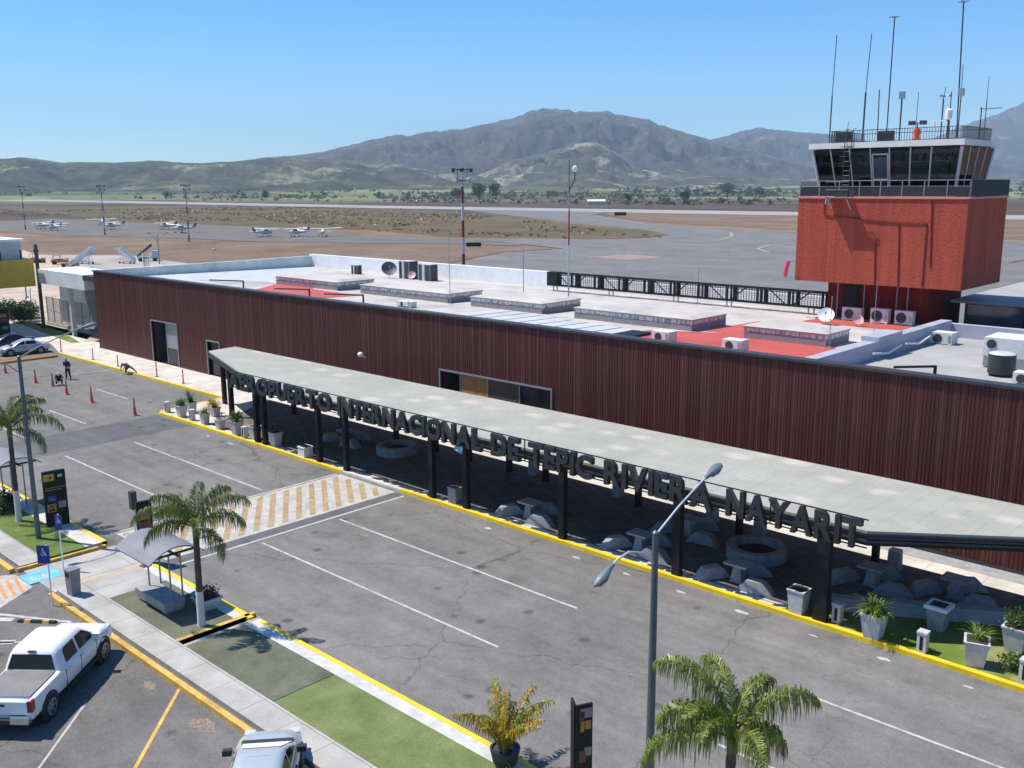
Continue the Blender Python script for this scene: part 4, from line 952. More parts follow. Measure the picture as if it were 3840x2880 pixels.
for k,(x,y,r,lab) in enumerate([(-48.7,15.5,.75,'clipped dark bush at left frame edge by the left palm'),(-119.6,42.8,1.5,'dark hedge clump nearest the grass verge'),(-122.6,44.2,1.4,'dark hedge clump behind the near one'),(-124.4,42.6,1.5,'leftmost dark hedge clump beside the totem')]):
    t=thing('bush',lab,'bush',(x,y,.1)); shrubby(t,1500,r,m_bush,r*.7,80+k,.34 if r>1 else .17,.75); MB().tube([(0,0,-.1),(0,0,r*.5)],.06,5).build('stem',[m_bark],t)

# ------------------------------------------------------------------ concrete furniture
def bollard(label,x,y,h=.74,grp='square bollard lights along the kerb'):
    t=thing('bollard_light',label,'bollard',(x,y,.165),0,grp)
    MB().box(-.15,.15,-.15,.15,0,h-.08).box(-.17,.17,-.17,.17,h-.08,h).build('post',[m_pot],t); MB().box(-.05,.05,-.162,-.152,.1,h-.16).build('lamp_slot',[m_black],t)
for x,y,l in ((-13.62,31.25,'bollard light directly right of the thick double column'),(-10.55,31.05,'white bollard light between the lime grass and leaning pots'),(-7.45,31.25,'bollard light at the right frame edge'),(-62.5,31.2,'first bollard light at the left end of the yellow kerb'),(-59.0,31.15,'bollard light between the agave and yellow palm pots'),(-52.2,30.98,'bollard light left of the twin columns')): bollard(l,x,y)
for x,l in ((-33.7,'grey stone post between rear columns left of the airport name middle'),(-22.55,'grey stone post under the word RIVIERA by a rear column'),(-20.1,'grey stone post behind the thick column under the canopy'),(-14.05,'grey stone post beside the rightmost rear column'),(-28.0,'grey stone post behind the letters of the word TEPIC')):
    t=thing('stone_post',l,'stone post',(x,37.35,.15),0,'grey posts along the back of the canopy'); MB().frus((0,0),(.5,.42),(.44,.36),0,.86).build('post',[m_concd],t); MB().frus((0,0),(.46,.38),(.4,.32),.86,.9).build('cap',[m_conc],t)
m_tab=mat('table_stone',(.33,.33,.33),.6,0,.15,4,.1,40,obj=True)
def bench(label,x,y,rz,sc=1):
    t=thing('concrete_bench',label,'bench',(x,y,.15),rz,'wedge shaped stone seats under the canopy')
    MB().hexa([(-.74,-.25,0),(.74,-.25,0),(.74,.25,0),(-.74,.25,0),(-.36,-.21,.44),(.36,-.21,.44),(.36,.21,.44),(-.36,.21,.44)]).build('seat',[m_concd],t)
    MB().box(-.3,.3,-.2,.2,.445,.475).build('seat_top',[m_tab],t); return t
def table(label,x,y):
    t=thing('stone_table',label,'table',(x,y,.15),0,'stone tables under the canopy'); MB().frus((0,0),(.5,.5),(.3,.3),0,.7).build('pedestal',[m_concd],t); MB().frus((0,0),(.95,.7),(1.0,.75),.7,.8).build('table_top',[m_tab],t)
sets=[(-29.2,32.1,'second bay left of the crossing'),(-22.9,32.2,'bay behind the near street lamp'),(-18.1,32.1,'bay left of the thick double column'),(-14.1,35.3,'left half of the low wall'),(-11.3,36.3,'right half of the low wall'),(-22.4,35.2,'back of the bay under RIVIERA'),(-46.7,34.6,'dim left end of the canopy')]
for x,y,l in sets:
    table('stone table in the '+l,x,y)
    for dx,dy,rz,w in ((-1.0,-.35,.35,'left'),(1.0,-.45,-.3,'right'),(.1,1.0,0,'rear')): bench('stone seat %s of the table in the %s'%(w,l),x+dx,y+dy,R({'left':62,'right':8,'rear':40}[w]))
def ringwall(label,x,y,r,a0,a1,h=.5,w=.35):
    t=thing('curved_stone_wall',label,'low wall',(x,y,.15)); n=16; mb=MB()
    for k in range(n):
        p,q=a0+(a1-a0)*k/n,a0+(a1-a0)*(k+1)/n
        mb.prism([(r*math.cos(p),r*math.sin(p)),(r*math.cos(q),r*math.sin(q)),((r-w)*math.cos(q),(r-w)*math.sin(q)),((r-w)*math.cos(p),(r-w)*math.sin(p))],0,h)
    mb.build('wall',[m_concd],t); MB().lathe([(r-w-.05,.02),(r-w-.05,.25),(.1,.3)],n=16).build('soil',[m_soil],t)
ringwall('round stone planter under the canopy behind the near lamp',-18.9,34.9,1.25,0,2*PI); ringwall('round stone planter in the dim left part of the canopy',-42.6,35.2,1.2,0,2*PI)
t=thing('low_stone_wall','long low grey stone wall bordering the right lawn','low wall',(-11.6,33.7,.15),R(30))
MB().frus((0,.1),(6.1,.6),(6.1,.4),0,.5).build('wall',[m_concd],t)
# cones and posts
def cone(label,x,y,h=1.2):
    t=thing('traffic_cone',label,'traffic cone',(x,y,.0),0,'orange cones in the drop off bay')
    MB().lathe([(.13,.04),(.075,.5*h),(.04,h-.02),(.02,h)],n=12).build('cone_body',[m_cone],t,smooth=True); MB().frus((0,0),(.40,.40),(.36,.36),0,.05).build('base',[m_cone],t)
    return t
for x,y,h,l in ((-63.9,29.5,1.3,'rightmost tall orange cone in front of the planters'),(-70.2,29.25,1.2,'second orange cone from the right in the bay'),(-74.5,29.2,1.15,'orange cone just right of the crouching person'),(-80.9,29.35,1.15,'orange cone left of the crouching person'),(-78.5,29.75,1.1,'orange cone touching the back of the crouching person'),(-87.3,29.3,1.0,'leftmost orange cone near the mulch island')): cone(l,x,y,h)
for x,y,h,l in ((-94.2,36.8,1.2,'delineator post at the corner by the parked saloon'),(-87.4,36.9,1.05,'delineator post left of the kneeling person'),(-82.4,36.9,1.0,'delineator post behind the kneeling person'),(-75.3,36.9,1.25,'delineator post in front of the entrance door'),(-71.1,37.0,1.15,'delineator post right of the entrance door'),(-63.5,36.2,1.05,'delineator post by the canopy left column')):
    t=thing('delineator_post',l,'delineator',(x,y,.15),0,'orange posts along the far kerb'); MB().lathe([(.055,.03),(.05,h-.05),(.03,h)],n=8).build('post',[m_orange],t,smooth=True); MB().lathe([(.14,0),(.12,.04)],n=10).build('base',[m_black],t); MB().lathe([(.057,h*.6),(.057,h*.72)],n=8).build('reflective_band',[m_white],t)
t=thing('litter_bin','tall grey square litter bin at the crossing pavement','litter bin',(-36.3,13.75,.15),.1)
MB().frus((0,0),(.36,.36),(.42,.42),0,1.0).build('bin_body',[m_mgrey],t); MB().frus((0,0),(.46,.46),(.46,.46),1.0,1.05).build('lid',[m_galv],t); MB().box(-.13,.13,-.216,-.205,.75,.92).build('slot',[m_black],t)
# bench shelter
m_shel=mat('grey_shelter_roof',(.19,.185,.205),.6,0,.12,1.2,stain=.2)
def shelter(label,x,y,rz=0):
    t=thing('bench_shelter',label,'shelter',(x,y,.15),rz,'arched shelters on the islands'); n=9; top=[];
    for k in range(n):
        u=-1+2*k/(n-1); top.append((u*1.08,2.12+.44*(1-u*u)))
    mb=MB()
    for (xa,za),(xb,zb2) in zip(top,top[1:]): mb.hexa([(-1.35,xa,za),(1.35,xa,za),(1.35,xb,zb2),(-1.35,xb,zb2),(-1.35,xa,za+.05),(1.35,xa,za+.05),(1.35,xb,zb2+.05),(-1.35,xb,zb2+.05)])
    mb.build('arched_roof',[m_shel],t,smooth=30)
    for px_,py in ((-.85,-.1),(-.85,.35),(.85,-.1),(.85,.35)): MB().tube([(px_,py,0),(px_,py,2.2)],.035,6).build('post',[m_mgrey],t)
    MB().box(-1.2,1.2,.08,.16,2.13,2.2).box(-.9,-.82,-1.0,1.0,2.13,2.2).box(.82,.9,-1.0,1.0,2.13,2.2).build('frame',[m_dark],t); return t
s1=shelter('grey arched shelter over the stone bench beside the median palm',-32.95,15.7)
dup(s1,(-49.6,16.3,.15),0,'grey arched shelter partly cut off at the left frame edge')
t=thing('stone_bench','solid grey stone bench under the arched shelter','bench',(-32.9,15.55,.15)); MB().frus((0,0),(2.2,.75),(2.3,.85),.12,.5).build('seat',[m_concd],t); MB().box(-1.0,-.7,-.3,.3,0,.12).box(.7,1.0,-.3,.3,0,.12).build('foot',[m_concd],t)

# ------------------------------------------------------------------ signs
m_sred=mat('dark_red_panel',(.15,.035,.03),.5,0,.15,5); m_syel=mat('yellow_panel',(.52,.34,.02),.5,0,.12,5); m_sora=mat('orange_panel',(.40,.19,.035),.5,0,.12,5); m_sgry=mat('grey_panel',(.24,.21,.22),.5,0,.12,5)
def strips(t, face, items):
    for nm,m,u0,u1,z0,z1 in items:
        MB().add([face(u0,z0),face(u1,z0),face(u1,z1),face(u0,z1)],[(0,1,2,3)]).build(nm,[m],t)
def totem(label,x,y,rz,w=.97,h=2.62,full=True,grp='black directory totems'):
    t=thing('directory_totem',label,'sign',(x,y,.15),rz,grp)
    MB().box(-.09,.09,-w/2,w/2,0,h).build('panel',[m_black],t)
    F=lambda u,z:(.093,-w/2+u*w,z*h)
    it=[('yellow_pictogram',m_syel,.03,.5,.83,.955),('yellow_pictogram',m_syel,.05,.95,.70,.707),('white_pictogram',m_lgrey,.66,.86,.88,.93),('blue_pictogram',m_blue,.15,.5,.46,.56),('orange_pictogram',m_sora,.08,.48,.26,.41),('grey_pictogram',m_sgry,.58,.92,.32,.44),('yellow_pictogram',m_syel,.05,.8,.66,.668),('white_pictogram',m_lgrey,.22,.44,.475,.50)]
    if not full: it=[('red_pictogram',m_sred,.1,.9,.52,.66),('orange_pictogram',m_sora,.15,.8,.70,.84),('grey_pictogram',m_sgry,.3,.85,.25,.36),('red_pictogram',m_sred,.1,.9,.2,.24)]
    strips(t,F,it)
    G_=lambda u,z:(.096,-w/2+u*w,z*h)
    if full: strips(t,G_,[('dark_glyph',m_black,.12,.40,.885,.895),('dark_glyph',m_black,.17,.24,.27,.33),('dark_glyph',m_black,.32,.39,.27,.33),('dark_glyph',m_black,.2,.36,.355,.375),('dark_glyph',m_black,.28,.31,.275,.39),('dark_glyph',m_black,.3,.37,.86,.92)])
    return t
totem('large black directory totem with yellow, blue and orange panels by the left lamp',-44.72,16.55,R(-8),.98)
totem('smaller black totem with dark red panels behind the arched shelter',-37.45,17.3,R(-10),.62,2.62,False)
totem('far black totem at the left frame edge behind the silver saloon',-109.6,37.2,R(-20),1.0,2.7,False)
t=thing('directory_totem','v shaped black totem with small pictures at bottom of the photo','sign',(-13.95,17.28,.15),0,'black directory totems')
for nm,a,b_,m2 in (('left_panel',(-.33,-.02),(-.02,-.26),None),('right_panel',(.0,-.26),(.20,.14),1)):
    a=Vector((*a,0)); b_=Vector((*b_,0)); n=(b_-a).normalized().cross(Vector((0,0,1)))*.03
    MB().prism([(a+n)[:2],(b_+n)[:2],(b_-n)[:2],(a-n)[:2]],0,2.65).build(nm,[m_black],t)
    if m2:
        F=lambda u,z:tuple(a.lerp(b_,u)+n*1.12+Vector((0,0,z*2.65)))
        strips(t,F,[('grey_pictogram',m_sgry,.25,.95,.86,.96),('red_pictogram',m_sred,.2,.5,.84,.93),('orange_pictogram',m_sora,.25,.5,.72,.83),('orange_pictogram',m_sora,.55,.9,.74,.83),('red_pictogram',m_sred,.2,.6,.40,.52),('grey_pictogram',m_sgry,.5,.95,.46,.55),('grey_pictogram',m_sgry,.2,.8,.2,.3)])
def wheelchair(t,x,y0,z,s):   # white wheelchair figure on a plate whose face looks along -Y rotated by parent
    mb=MB(); 
    for j in range(12):
        a0,a1=R(170+j*22),R(170+(j+1)*22); ri,ro=.24*s,.32*s
        mb.add([(x+ro*math.cos(a0),y0,z+ro*math.sin(a0)),(x+ro*math.cos(a1),y0,z+ro*math.sin(a1)),(x+ri*math.cos(a1),y0,z+ri*math.sin(a1)),(x+ri*math.cos(a0),y0,z+ri*math.sin(a0))],[(0,1,2,3)])
    mb.add([(x-.08*s,y0,z+.02*s),(x+.02*s,y0,z+.02*s),(x+.02*s,y0,z+.46*s),(x-.08*s,y0,z+.46*s)],[(0,1,2,3)]).add([(x-.08*s,y0,z-.02*s),(x+.26*s,y0,z-.02*s),(x+.26*s,y0,z+.07*s),(x-.08*s,y0,z+.07*s)],[(0,1,2,3)]).add([(x+.2*s,y0,z+.03*s),(x+.28*s,y0,z+.03*s),(x+.42*s,y0,z-.3*s),(x+.33*s,y0,z-.3*s)],[(0,1,2,3)])
    mb.add([(x-.03*s+.1*s*math.cos(q*PI/4),y0,z+.58*s+.1*s*math.sin(q*PI/4)) for q in range(8)],[tuple(range(8))])
    mb.build('wheelchair_symbol',[m_white],t)
t=thing('accessible_parking_sign','slim white post with small square blue wheelchair sign on top','sign',(-39.4,14.6,.03),R(40),'blue accessible parking signs')
MB().tube([(0,0,0),(0,0,2.4)],.03,6).build('post',[m_white],t); MB().box(-.15,.15,-.04,-.02,1.72,2.36).build('sign_plate',[m_blue],t); wheelchair(t,0,-.042,2.1,.27)
t=thing('accessible_parking_sign','white post with larger blue wheelchair panel in the lot','sign',(-36.15,12.86,0),R(40),'blue accessible parking signs')
MB().tube([(0,0,0),(0,0,2.43)],.03,6).build('post',[m_white],t); MB().box(-.36,.12,-.05,-.03,1.72,2.43).build('sign_plate',[m_blue],t); wheelchair(t,-.12,-.052,2.12,.3); MB().disc((0,0,0),.01).build('post_foot',[m_white],t)
t=thing('slim_signpost','slim white post with dark signal box beside the crossing','signpost',(-39.7,17.9,0)); MB().tube([(0,0,0),(0,0,2.5)],.03,6).build('post',[m_white],t); MB().box(-.14,.14,-.12,.12,1.75,2.55).build('signal_box',[m_dark],t)

# ------------------------------------------------------------------ street lamps
def lamp(label,x,y,h,arms,grp='grey double street lamps'):
    t=thing('street_lamp',label,'street lamp',(x,y,.12),0,grp); m_pole=m_lamp
    MB().box(-.22,.22,-.22,.22,0,.03).tube([(0,0,.03),(0,0,h)],[.12,.075],10).lathe([(.08,h),(.02,h+.05)],n=10).build('pole',[m_pole],t,smooth=True)
    for path,hd in arms:
        a=MB().tube(path,.027,7); a.build('arm',[m_lgrey],t,smooth=True)
        d=(Vector(path[-1])-Vector(path[-2])).normalized(); e=Vector(path[-1]); s=d.cross(Vector((0,0,1))).normalized(); u=s.cross(d)
        rings=[]
        for q,w_,hh in ((-.05,.045,.045),(.1,.06,.06),(.22,.11,.08),(.42,.14,.09),(.58,.11,.07),(.67,.03,.025)):
            rings.append([e+d*q+s*w_*math.cos(2*PI*j/10)+u*hh*math.sin(2*PI*j/10) for j in range(10)])
        MB().loft(rings).build('lamp_head',[m_lamph],t,smooth=True)
        r2=[[e+d*q-u*.06+s*w_*math.cos(2*PI*j/10)+u*-.07*abs(math.sin(2*PI*j/10)) for j in range(10)] for q,w_ in ((.22,.08),(.38,.125),(.54,.09))]
        MB().loft(r2).build('lens',[m_clear],t,smooth=True)
    return t
m_lamp=mat('lamp_pole_grey',(.10,.125,.14),.45,.3,.12,2); m_lamph=mat('lamp_head_grey',(.13,.155,.165),.5,.1,.12,3)
lamp('tall double street lamp standing on the near median',-12.0,17.45,7.6,[([(0,.05,7.55),(0,.9,7.98),(0,1.9,8.38),(0,2.1,8.44)],1),([(0,-.05,6.85),(0,-.5,7.25),(0,-1.0,7.42),(0,-1.45,7.36),(0,-1.62,7.28)],1)])
m_lgrey_=m_lgrey; m_lgrey=m_mgrey
lamp('tall double street lamp beside the left palm and black totem',-43.56,15.22,8.3,[([(0,.05,8.25),(.1,1.0,8.7),(.25,2.4,9.2),(.27,2.7,9.27)],1),([(0,-.05,7.6),(0,-.5,8.0),(0,-1.0,8.15),(0,-1.5,8.1),(0,-1.65,8.0)],1)])
m_lgrey=m_lgrey_
t=thing('blue_banner','small pale blue banner hanging under the letters of INTERNACIONAL','banner',(-32.35,30.75,2.95)); MB().slab((-.55,0,.1),(.05,-.05,0),(.1,-.05,.38),(-.45,0,.5),.02).build('cloth',[mat('pale_blue_cloth',(.22,.48,.62),.7,0,.2,5)],t); MB().tube([(-.5,.02,.5),(.2,.02,.42)],.02,5).build('rod',[m_black],t)
# ------------------------------------------------------------------ vehicles
m_carw=mat('white_car_paint',(.80,.80,.79),.22,0,.02,.5,spec=.6); m_cars=mat('silver_car_paint',(.44,.48,.50),.22,.25,.03,.5,spec=.6); m_carb=mat('navy_car_paint',(.012,.015,.045),.2,0,.1,.5,spec=.6); m_trim=mat('black_trim',(.02,.02,.022),.6,0,.2,5)
m_cover=mat('grey_bed_cover',(.20,.185,.175),.55,0,.16,1.6,stain=.2); m_shade=mat('silver_sun_shade',(.78,.79,.80),.5,.1,.04,3)
def vring(x,zb,zt,wb,wm,wt):
    h=zt-zb; P=[(wb*.6,zb),(wb,zb+.05),(wm-.02,zb+.22*h),(wm,zb+.5*h),(wm-.015,zb+.78*h),(wt,zt-.05),(wt-.07,zt),(wt*.5,zt+.012)]
    return [(x,-y,z) for y,z in P]+[(x,y,z) for y,z in P[::-1]]
def rrect(x0,x1,hw,z,r):
    pts=[]
    for cx_,cy_,a0 in ((x1-r,hw-r,0),(x0+r,hw-r,90),(x0+r,-hw+r,180),(x1-r,-hw+r,270)):
        for k in range(4):
            a=R(a0+30*k); pts.append((cx_+r*math.cos(a),cy_+r*math.sin(a),z))
    return pts
def vehicle(name,label,cat,x,y,rz,paint,S,group=None,parts=True):
    t=thing(name,label,cat,(x,y,0),rz,group)
    MB().loft([vring(*s) for s in S['body']]).build('body',[paint],t,smooth=38)
    cab=S['cab']; MB().loft([rrect(a,b_,hw,z,min(.16,hw*.4)) for z,a,b_,hw in cab]).build('cabin',[paint],t,smooth=45)
    def at(z):
        for p,q in zip(cab,cab[1:]):
            if p[0]<=z<=q[0]:
                u=(z-p[0])/(q[0]-p[0]); return [lerp(p[k],q[k],u) for k in (1,2,3)]
    for nm,poly in S['side']:
        for sg in (1,-1):
            vs=[(px_,sg*(at(z)[2]+.012),z) for px_,z in poly]; c=Vector((0,-.03*sg,0))
            n=len(vs); MB().add(vs+[tuple(Vector(v)+c) for v in vs],[tuple(range(n)),tuple(range(n,2*n))[::-1]]+[(i,(i+1)%n,n+(i+1)%n,n+i) for i in range(n)]).build(nm,[S.get('glass',m_glass)],t)
    for nm,z0,z1,fr in (('windshield',*S['ws'],1),('rear_window',*S['rw'],0)):
        a,b_=at(z0),at(z1); k=.012 if fr else -.012
        vs=[(a[fr]+k,-a[2]*.86,z0),(a[fr]+k,a[2]*.86,z0),(b_[fr]+k,b_[2]*.84,z1),(b_[fr]+k,-b_[2]*.84,z1)]
        vs=[Vector(v) for v in vs]; cen=Vector((k*-2,0,-.01))
        MB().hexa(vs+[v+cen for v in vs]).build(nm,[S.get('wsmat',m_glass) if fr else m_glass],t)
        if fr and 'shade' in S:
            MB().hexa([v+Vector((.012,0,.008)) for v in vs]+[v+Vector((.02,0,.014)) for v in vs]).build('sun_shade',[m_shade],t)
    r=S['r']; wm=S['wm']
    ar=MB()
    for ax in S['axles']:
        for sg in (1,-1):
            ar.lathe([(r*1.24,wm-.06),(r*1.24,wm+.006)] if sg>0 else [(r*1.24,-wm-.006),(r*1.24,-wm+.06)],(ax,0,r*1.03),22,ax='Y')
    ar.build('wheel_arch',[m_trim],t)
    for ax in S['axles']:
        for sg in (1,-1):
            y0=sg*(wm-.20); y1=sg*(wm+.02); lo,hi=min(y0,y1),max(y0,y1)
            w_=MB().lathe([(r*.62,lo),(r*.94,lo),(r,lo+.03),(r,hi-.03),(r*.94,hi),(r*.62,hi)],(0,0,0),24,ax='Y').build('wheel',[m_tyre],t,(ax,0,r),smooth=True)
            q=MB(); yf=hi+.003 if sg>0 else lo-.003
            for k in range(6):
                a=k*PI/3; q.cbox((r*.36*math.cos(a),yf-.012*sg,r*.36*math.sin(a)),(r*.58,.03,r*.17),0,0); q.v[-8:]=[tuple(Matrix.Rotation(-a,3,'Y')@(Vector(v)-Vector((r*.36*math.cos(a),yf-.012*sg,r*.36*math.sin(a))))+Vector((r*.36*math.cos(a),yf-.012*sg,r*.36*math.sin(a)))) for v in q.v[-8:]]
            q.lathe([(r*.56,yf-.03),(r*.66,yf-.03),(r*.66,yf),(r*.56,yf)],(0,0,0),20,ax='Y',cap=False).lathe([(r*.15,yf-.02),(r*.15,yf+.004)],(0,0,0),10,ax='Y'); q.build('rim',[m_rim],w_)
            d=MB().lathe([(r*.6,lo+.05),(r*.6,hi-.05)],(0,0,0),18,ax='Y'); d.build('hub',[m_trim],w_)
    xr=S['body'][0][0]; xf=S['body'][-1][0]
    for sg in (1,-1):
        for nm,m_,c,d in S['lamps']: MB().cbox((c[0],sg*c[1],c[2]),d,rz=sg*S.get('lampturn',0)).build(nm,[m_],t)
        mx,my,mz=S['mirror']; MB().loft([[(mx+a*.09,sg*(my+e),mz+b_*.09*1.0) for a,b_ in ((-1,-.8),(1,-.6),(1,.7),(-1,.9))] for e in (.0,.04,.2,.24)]).build('mirror',[S.get('mirmat',paint)],t)
        for dx in S['seams']: MB().box(dx-.008,dx+.008,min(sg*(wm-.02),sg*(wm+.004)),max(sg*(wm-.02),sg*(wm+.004)),S['sill'],S['belt']-.1).build('door_seam',[m_trim],t)
        for dx in S['handles']: MB().box(dx-.09,dx+.09,min(sg*(wm-.03),sg*(wm+.025)),max(sg*(wm-.03),sg*(wm+.025)),S['belt']-.19,S['belt']-.15).build('handle',[S.get('hmat',paint)],t)
    MB().box(xr-.012,xr+.05,-.22,.22,S['plz'],S['plz']+.13).build('number_plate',[m_lgrey],t)
    for nm,m_,bx in S.get('extra',[]): MB().box(*bx).build(nm,[m_],t)
    return t
TR=dict(body=[(-2.86,.52,1.06,.84,.88,.86),(-2.80,.46,1.11,.88,.915,.885),(-1.3,.44,1.12,.88,.93,.89),(-1.0,.42,1.13,.88,.93,.89),(1.3,.42,1.14,.88,.93,.89),(1.6,.44,1.13,.88,.94,.87),(2.1,.46,1.08,.87,.93,.82),(2.42,.48,.99,.82,.88,.74),(2.56,.5,.85,.70,.76,.62)],
 cab=[(1.09,-1.12,1.52,.88),(1.30,-1.08,1.24,.82),(1.58,-1.0,.86,.73),(1.71,-.92,.66,.65),(1.765,-.76,.48,.53),(1.785,-.4,.2,.30)],
 side=[('side_window',[(1.24,1.17),(.20,1.17),(.20,1.60),(.66,1.60),(.92,1.44)]),('rear_side_window',[(.08,1.17),(-.66,1.17),(-.62,1.52),(-.52,1.59),(.08,1.60)])],ws=(1.15,1.62),rw=(1.16,1.60),
 r=.385,wm=.93,axles=(1.66,-1.87),lamps=[('tail_light',m_redlens,(-2.77,.845,.92),(.20,.14,.34)),('headlight',m_clear,(2.34,.74,.88),(.24,.22,.18))],mirror=(1.15,.86,1.2),seams=(1.2,.14,-.82),handles=(.3,-.62),sill=.5,belt=1.13,plz=.56,mirmat=m_carw,
 extra=[('bed_cover',m_cover,(-2.68,-1.16,-.775,.775,1.10,1.155)),('cover_edge',m_chrome,(-2.76,-2.68,-.775,.775,1.09,1.145)),('rear_bumper',m_chrome,(-3.02,-2.86,-.86,-.32,.46,.66)),('rear_bumper',m_chrome,(-3.02,-2.86,.32,.86,.46,.66)),('bumper_step',m_trim,(-3.0,-2.86,-.32,.32,.44,.58)),('tailgate_seam',m_trim,(-2.868,-2.85,-.72,.72,.66,.675)),('tailgate_handle',m_trim,(-2.875,-2.85,-.12,.12,.93,1.0)),('running_board',m_trim,(-.9,1.1,-.97,-.88,.36,.42)),('running_board',m_trim,(-.9,1.1,.88,.97,.36,.42)),('high_brake_light',m_redlens,(-1.0,-.93,-.12,.12,1.66,1.70)),('underbody',m_trim,(-2.6,2.3,-.7,.7,.25,.5))])
vehicle('pickup_truck','white double cab pickup truck with grey bed cover parked at an angle','pickup truck',-29.98,10.42,R(131.5),m_carw,TR)
SD=dict(body=[(-2.20,.40,.80,.70,.74,.66),(-2.12,.34,.90,.78,.82,.70),(-1.6,.30,.95,.80,.85,.74),(-.6,.28,.95,.80,.86,.76),(.9,.28,.95,.80,.86,.76),(1.3,.30,.92,.80,.86,.74),(1.7,.31,.85,.79,.84,.70),(1.95,.33,.78,.74,.80,.62),(2.1,.35,.70,.64,.71,.52),(2.19,.38,.62,.52,.58,.40),(2.24,.42,.54,.36,.42,.26)],
 cab=[(.90,-1.62,1.16,.77),(1.10,-1.28,.78,.70),(1.30,-.90,.34,.62),(1.39,-.70,.08,.54),(1.425,-.45,-.1,.42),(1.432,-.35,-.2,.2)],
 side=[('side_window',[(.86,.97),(.02,.97),(.02,1.29),(.18,1.29),(.50,1.17)]),('rear_side_window',[(-.06,.97),(-.95,.97),(-.98,1.15),(-.78,1.29),(-.06,1.29)])],ws=(.95,1.33),rw=(.98,1.32),
 r=.31,wm=.86,axles=(1.36,-1.28),lamps=[('tail_light',m_redlens,(-2.08,.66,.74),(.16,.24,.16)),('headlight',m_clear,(2.02,.60,.68),(.24,.28,.13))],mirror=(.66,.84,1.02),seams=(.95,-.02,-1.0),handles=(.15,-.85),sill=.36,belt=.95,plz=.55,
 extra=[('underbody',m_trim,(-2,2,-.6,.6,.2,.4)),('cowl_panel',m_trim,(1.10,1.28,-.68,.68,.925,.958))],mirmat=m_trim,hmat=m_trim,wsmat=m_cg,shade=True,glass=m_glass)
vehicle('parked_sedan','silver sedan nosing up to the kerb at the bottom edge','car',-20.0,11.74,R(139.5),m_cars,SD)
SF=dict(SD); SF.pop('shade'); SF['wsmat']=m_glass2
vehicle('parked_sedan','silver saloon beside the mulch island at far left','car',-96.5,34.25,R(-97),m_cars,SF)
vehicle('parked_sedan','dark navy car mostly hidden behind the far silver saloon','car',-101.2,34.6,R(-97),m_carb,dict(SF,mirmat=m_carb))
t=thing('wheel_stop','short yellow black worn rubber wheel stop beside the pickup','wheel stop',(-35.1,11.9,0),R(38)); MB().frus((0,0),(1.5,.18),(1.4,.1),0,.1).build('stop',[m_trim],t); MB().frus((-.35,0),(.25,.185),(.24,.105),0.0,.103).frus((.35,0),(.25,.185),(.24,.105),.0,.103).build('yellow_band',[m_yelold],t)

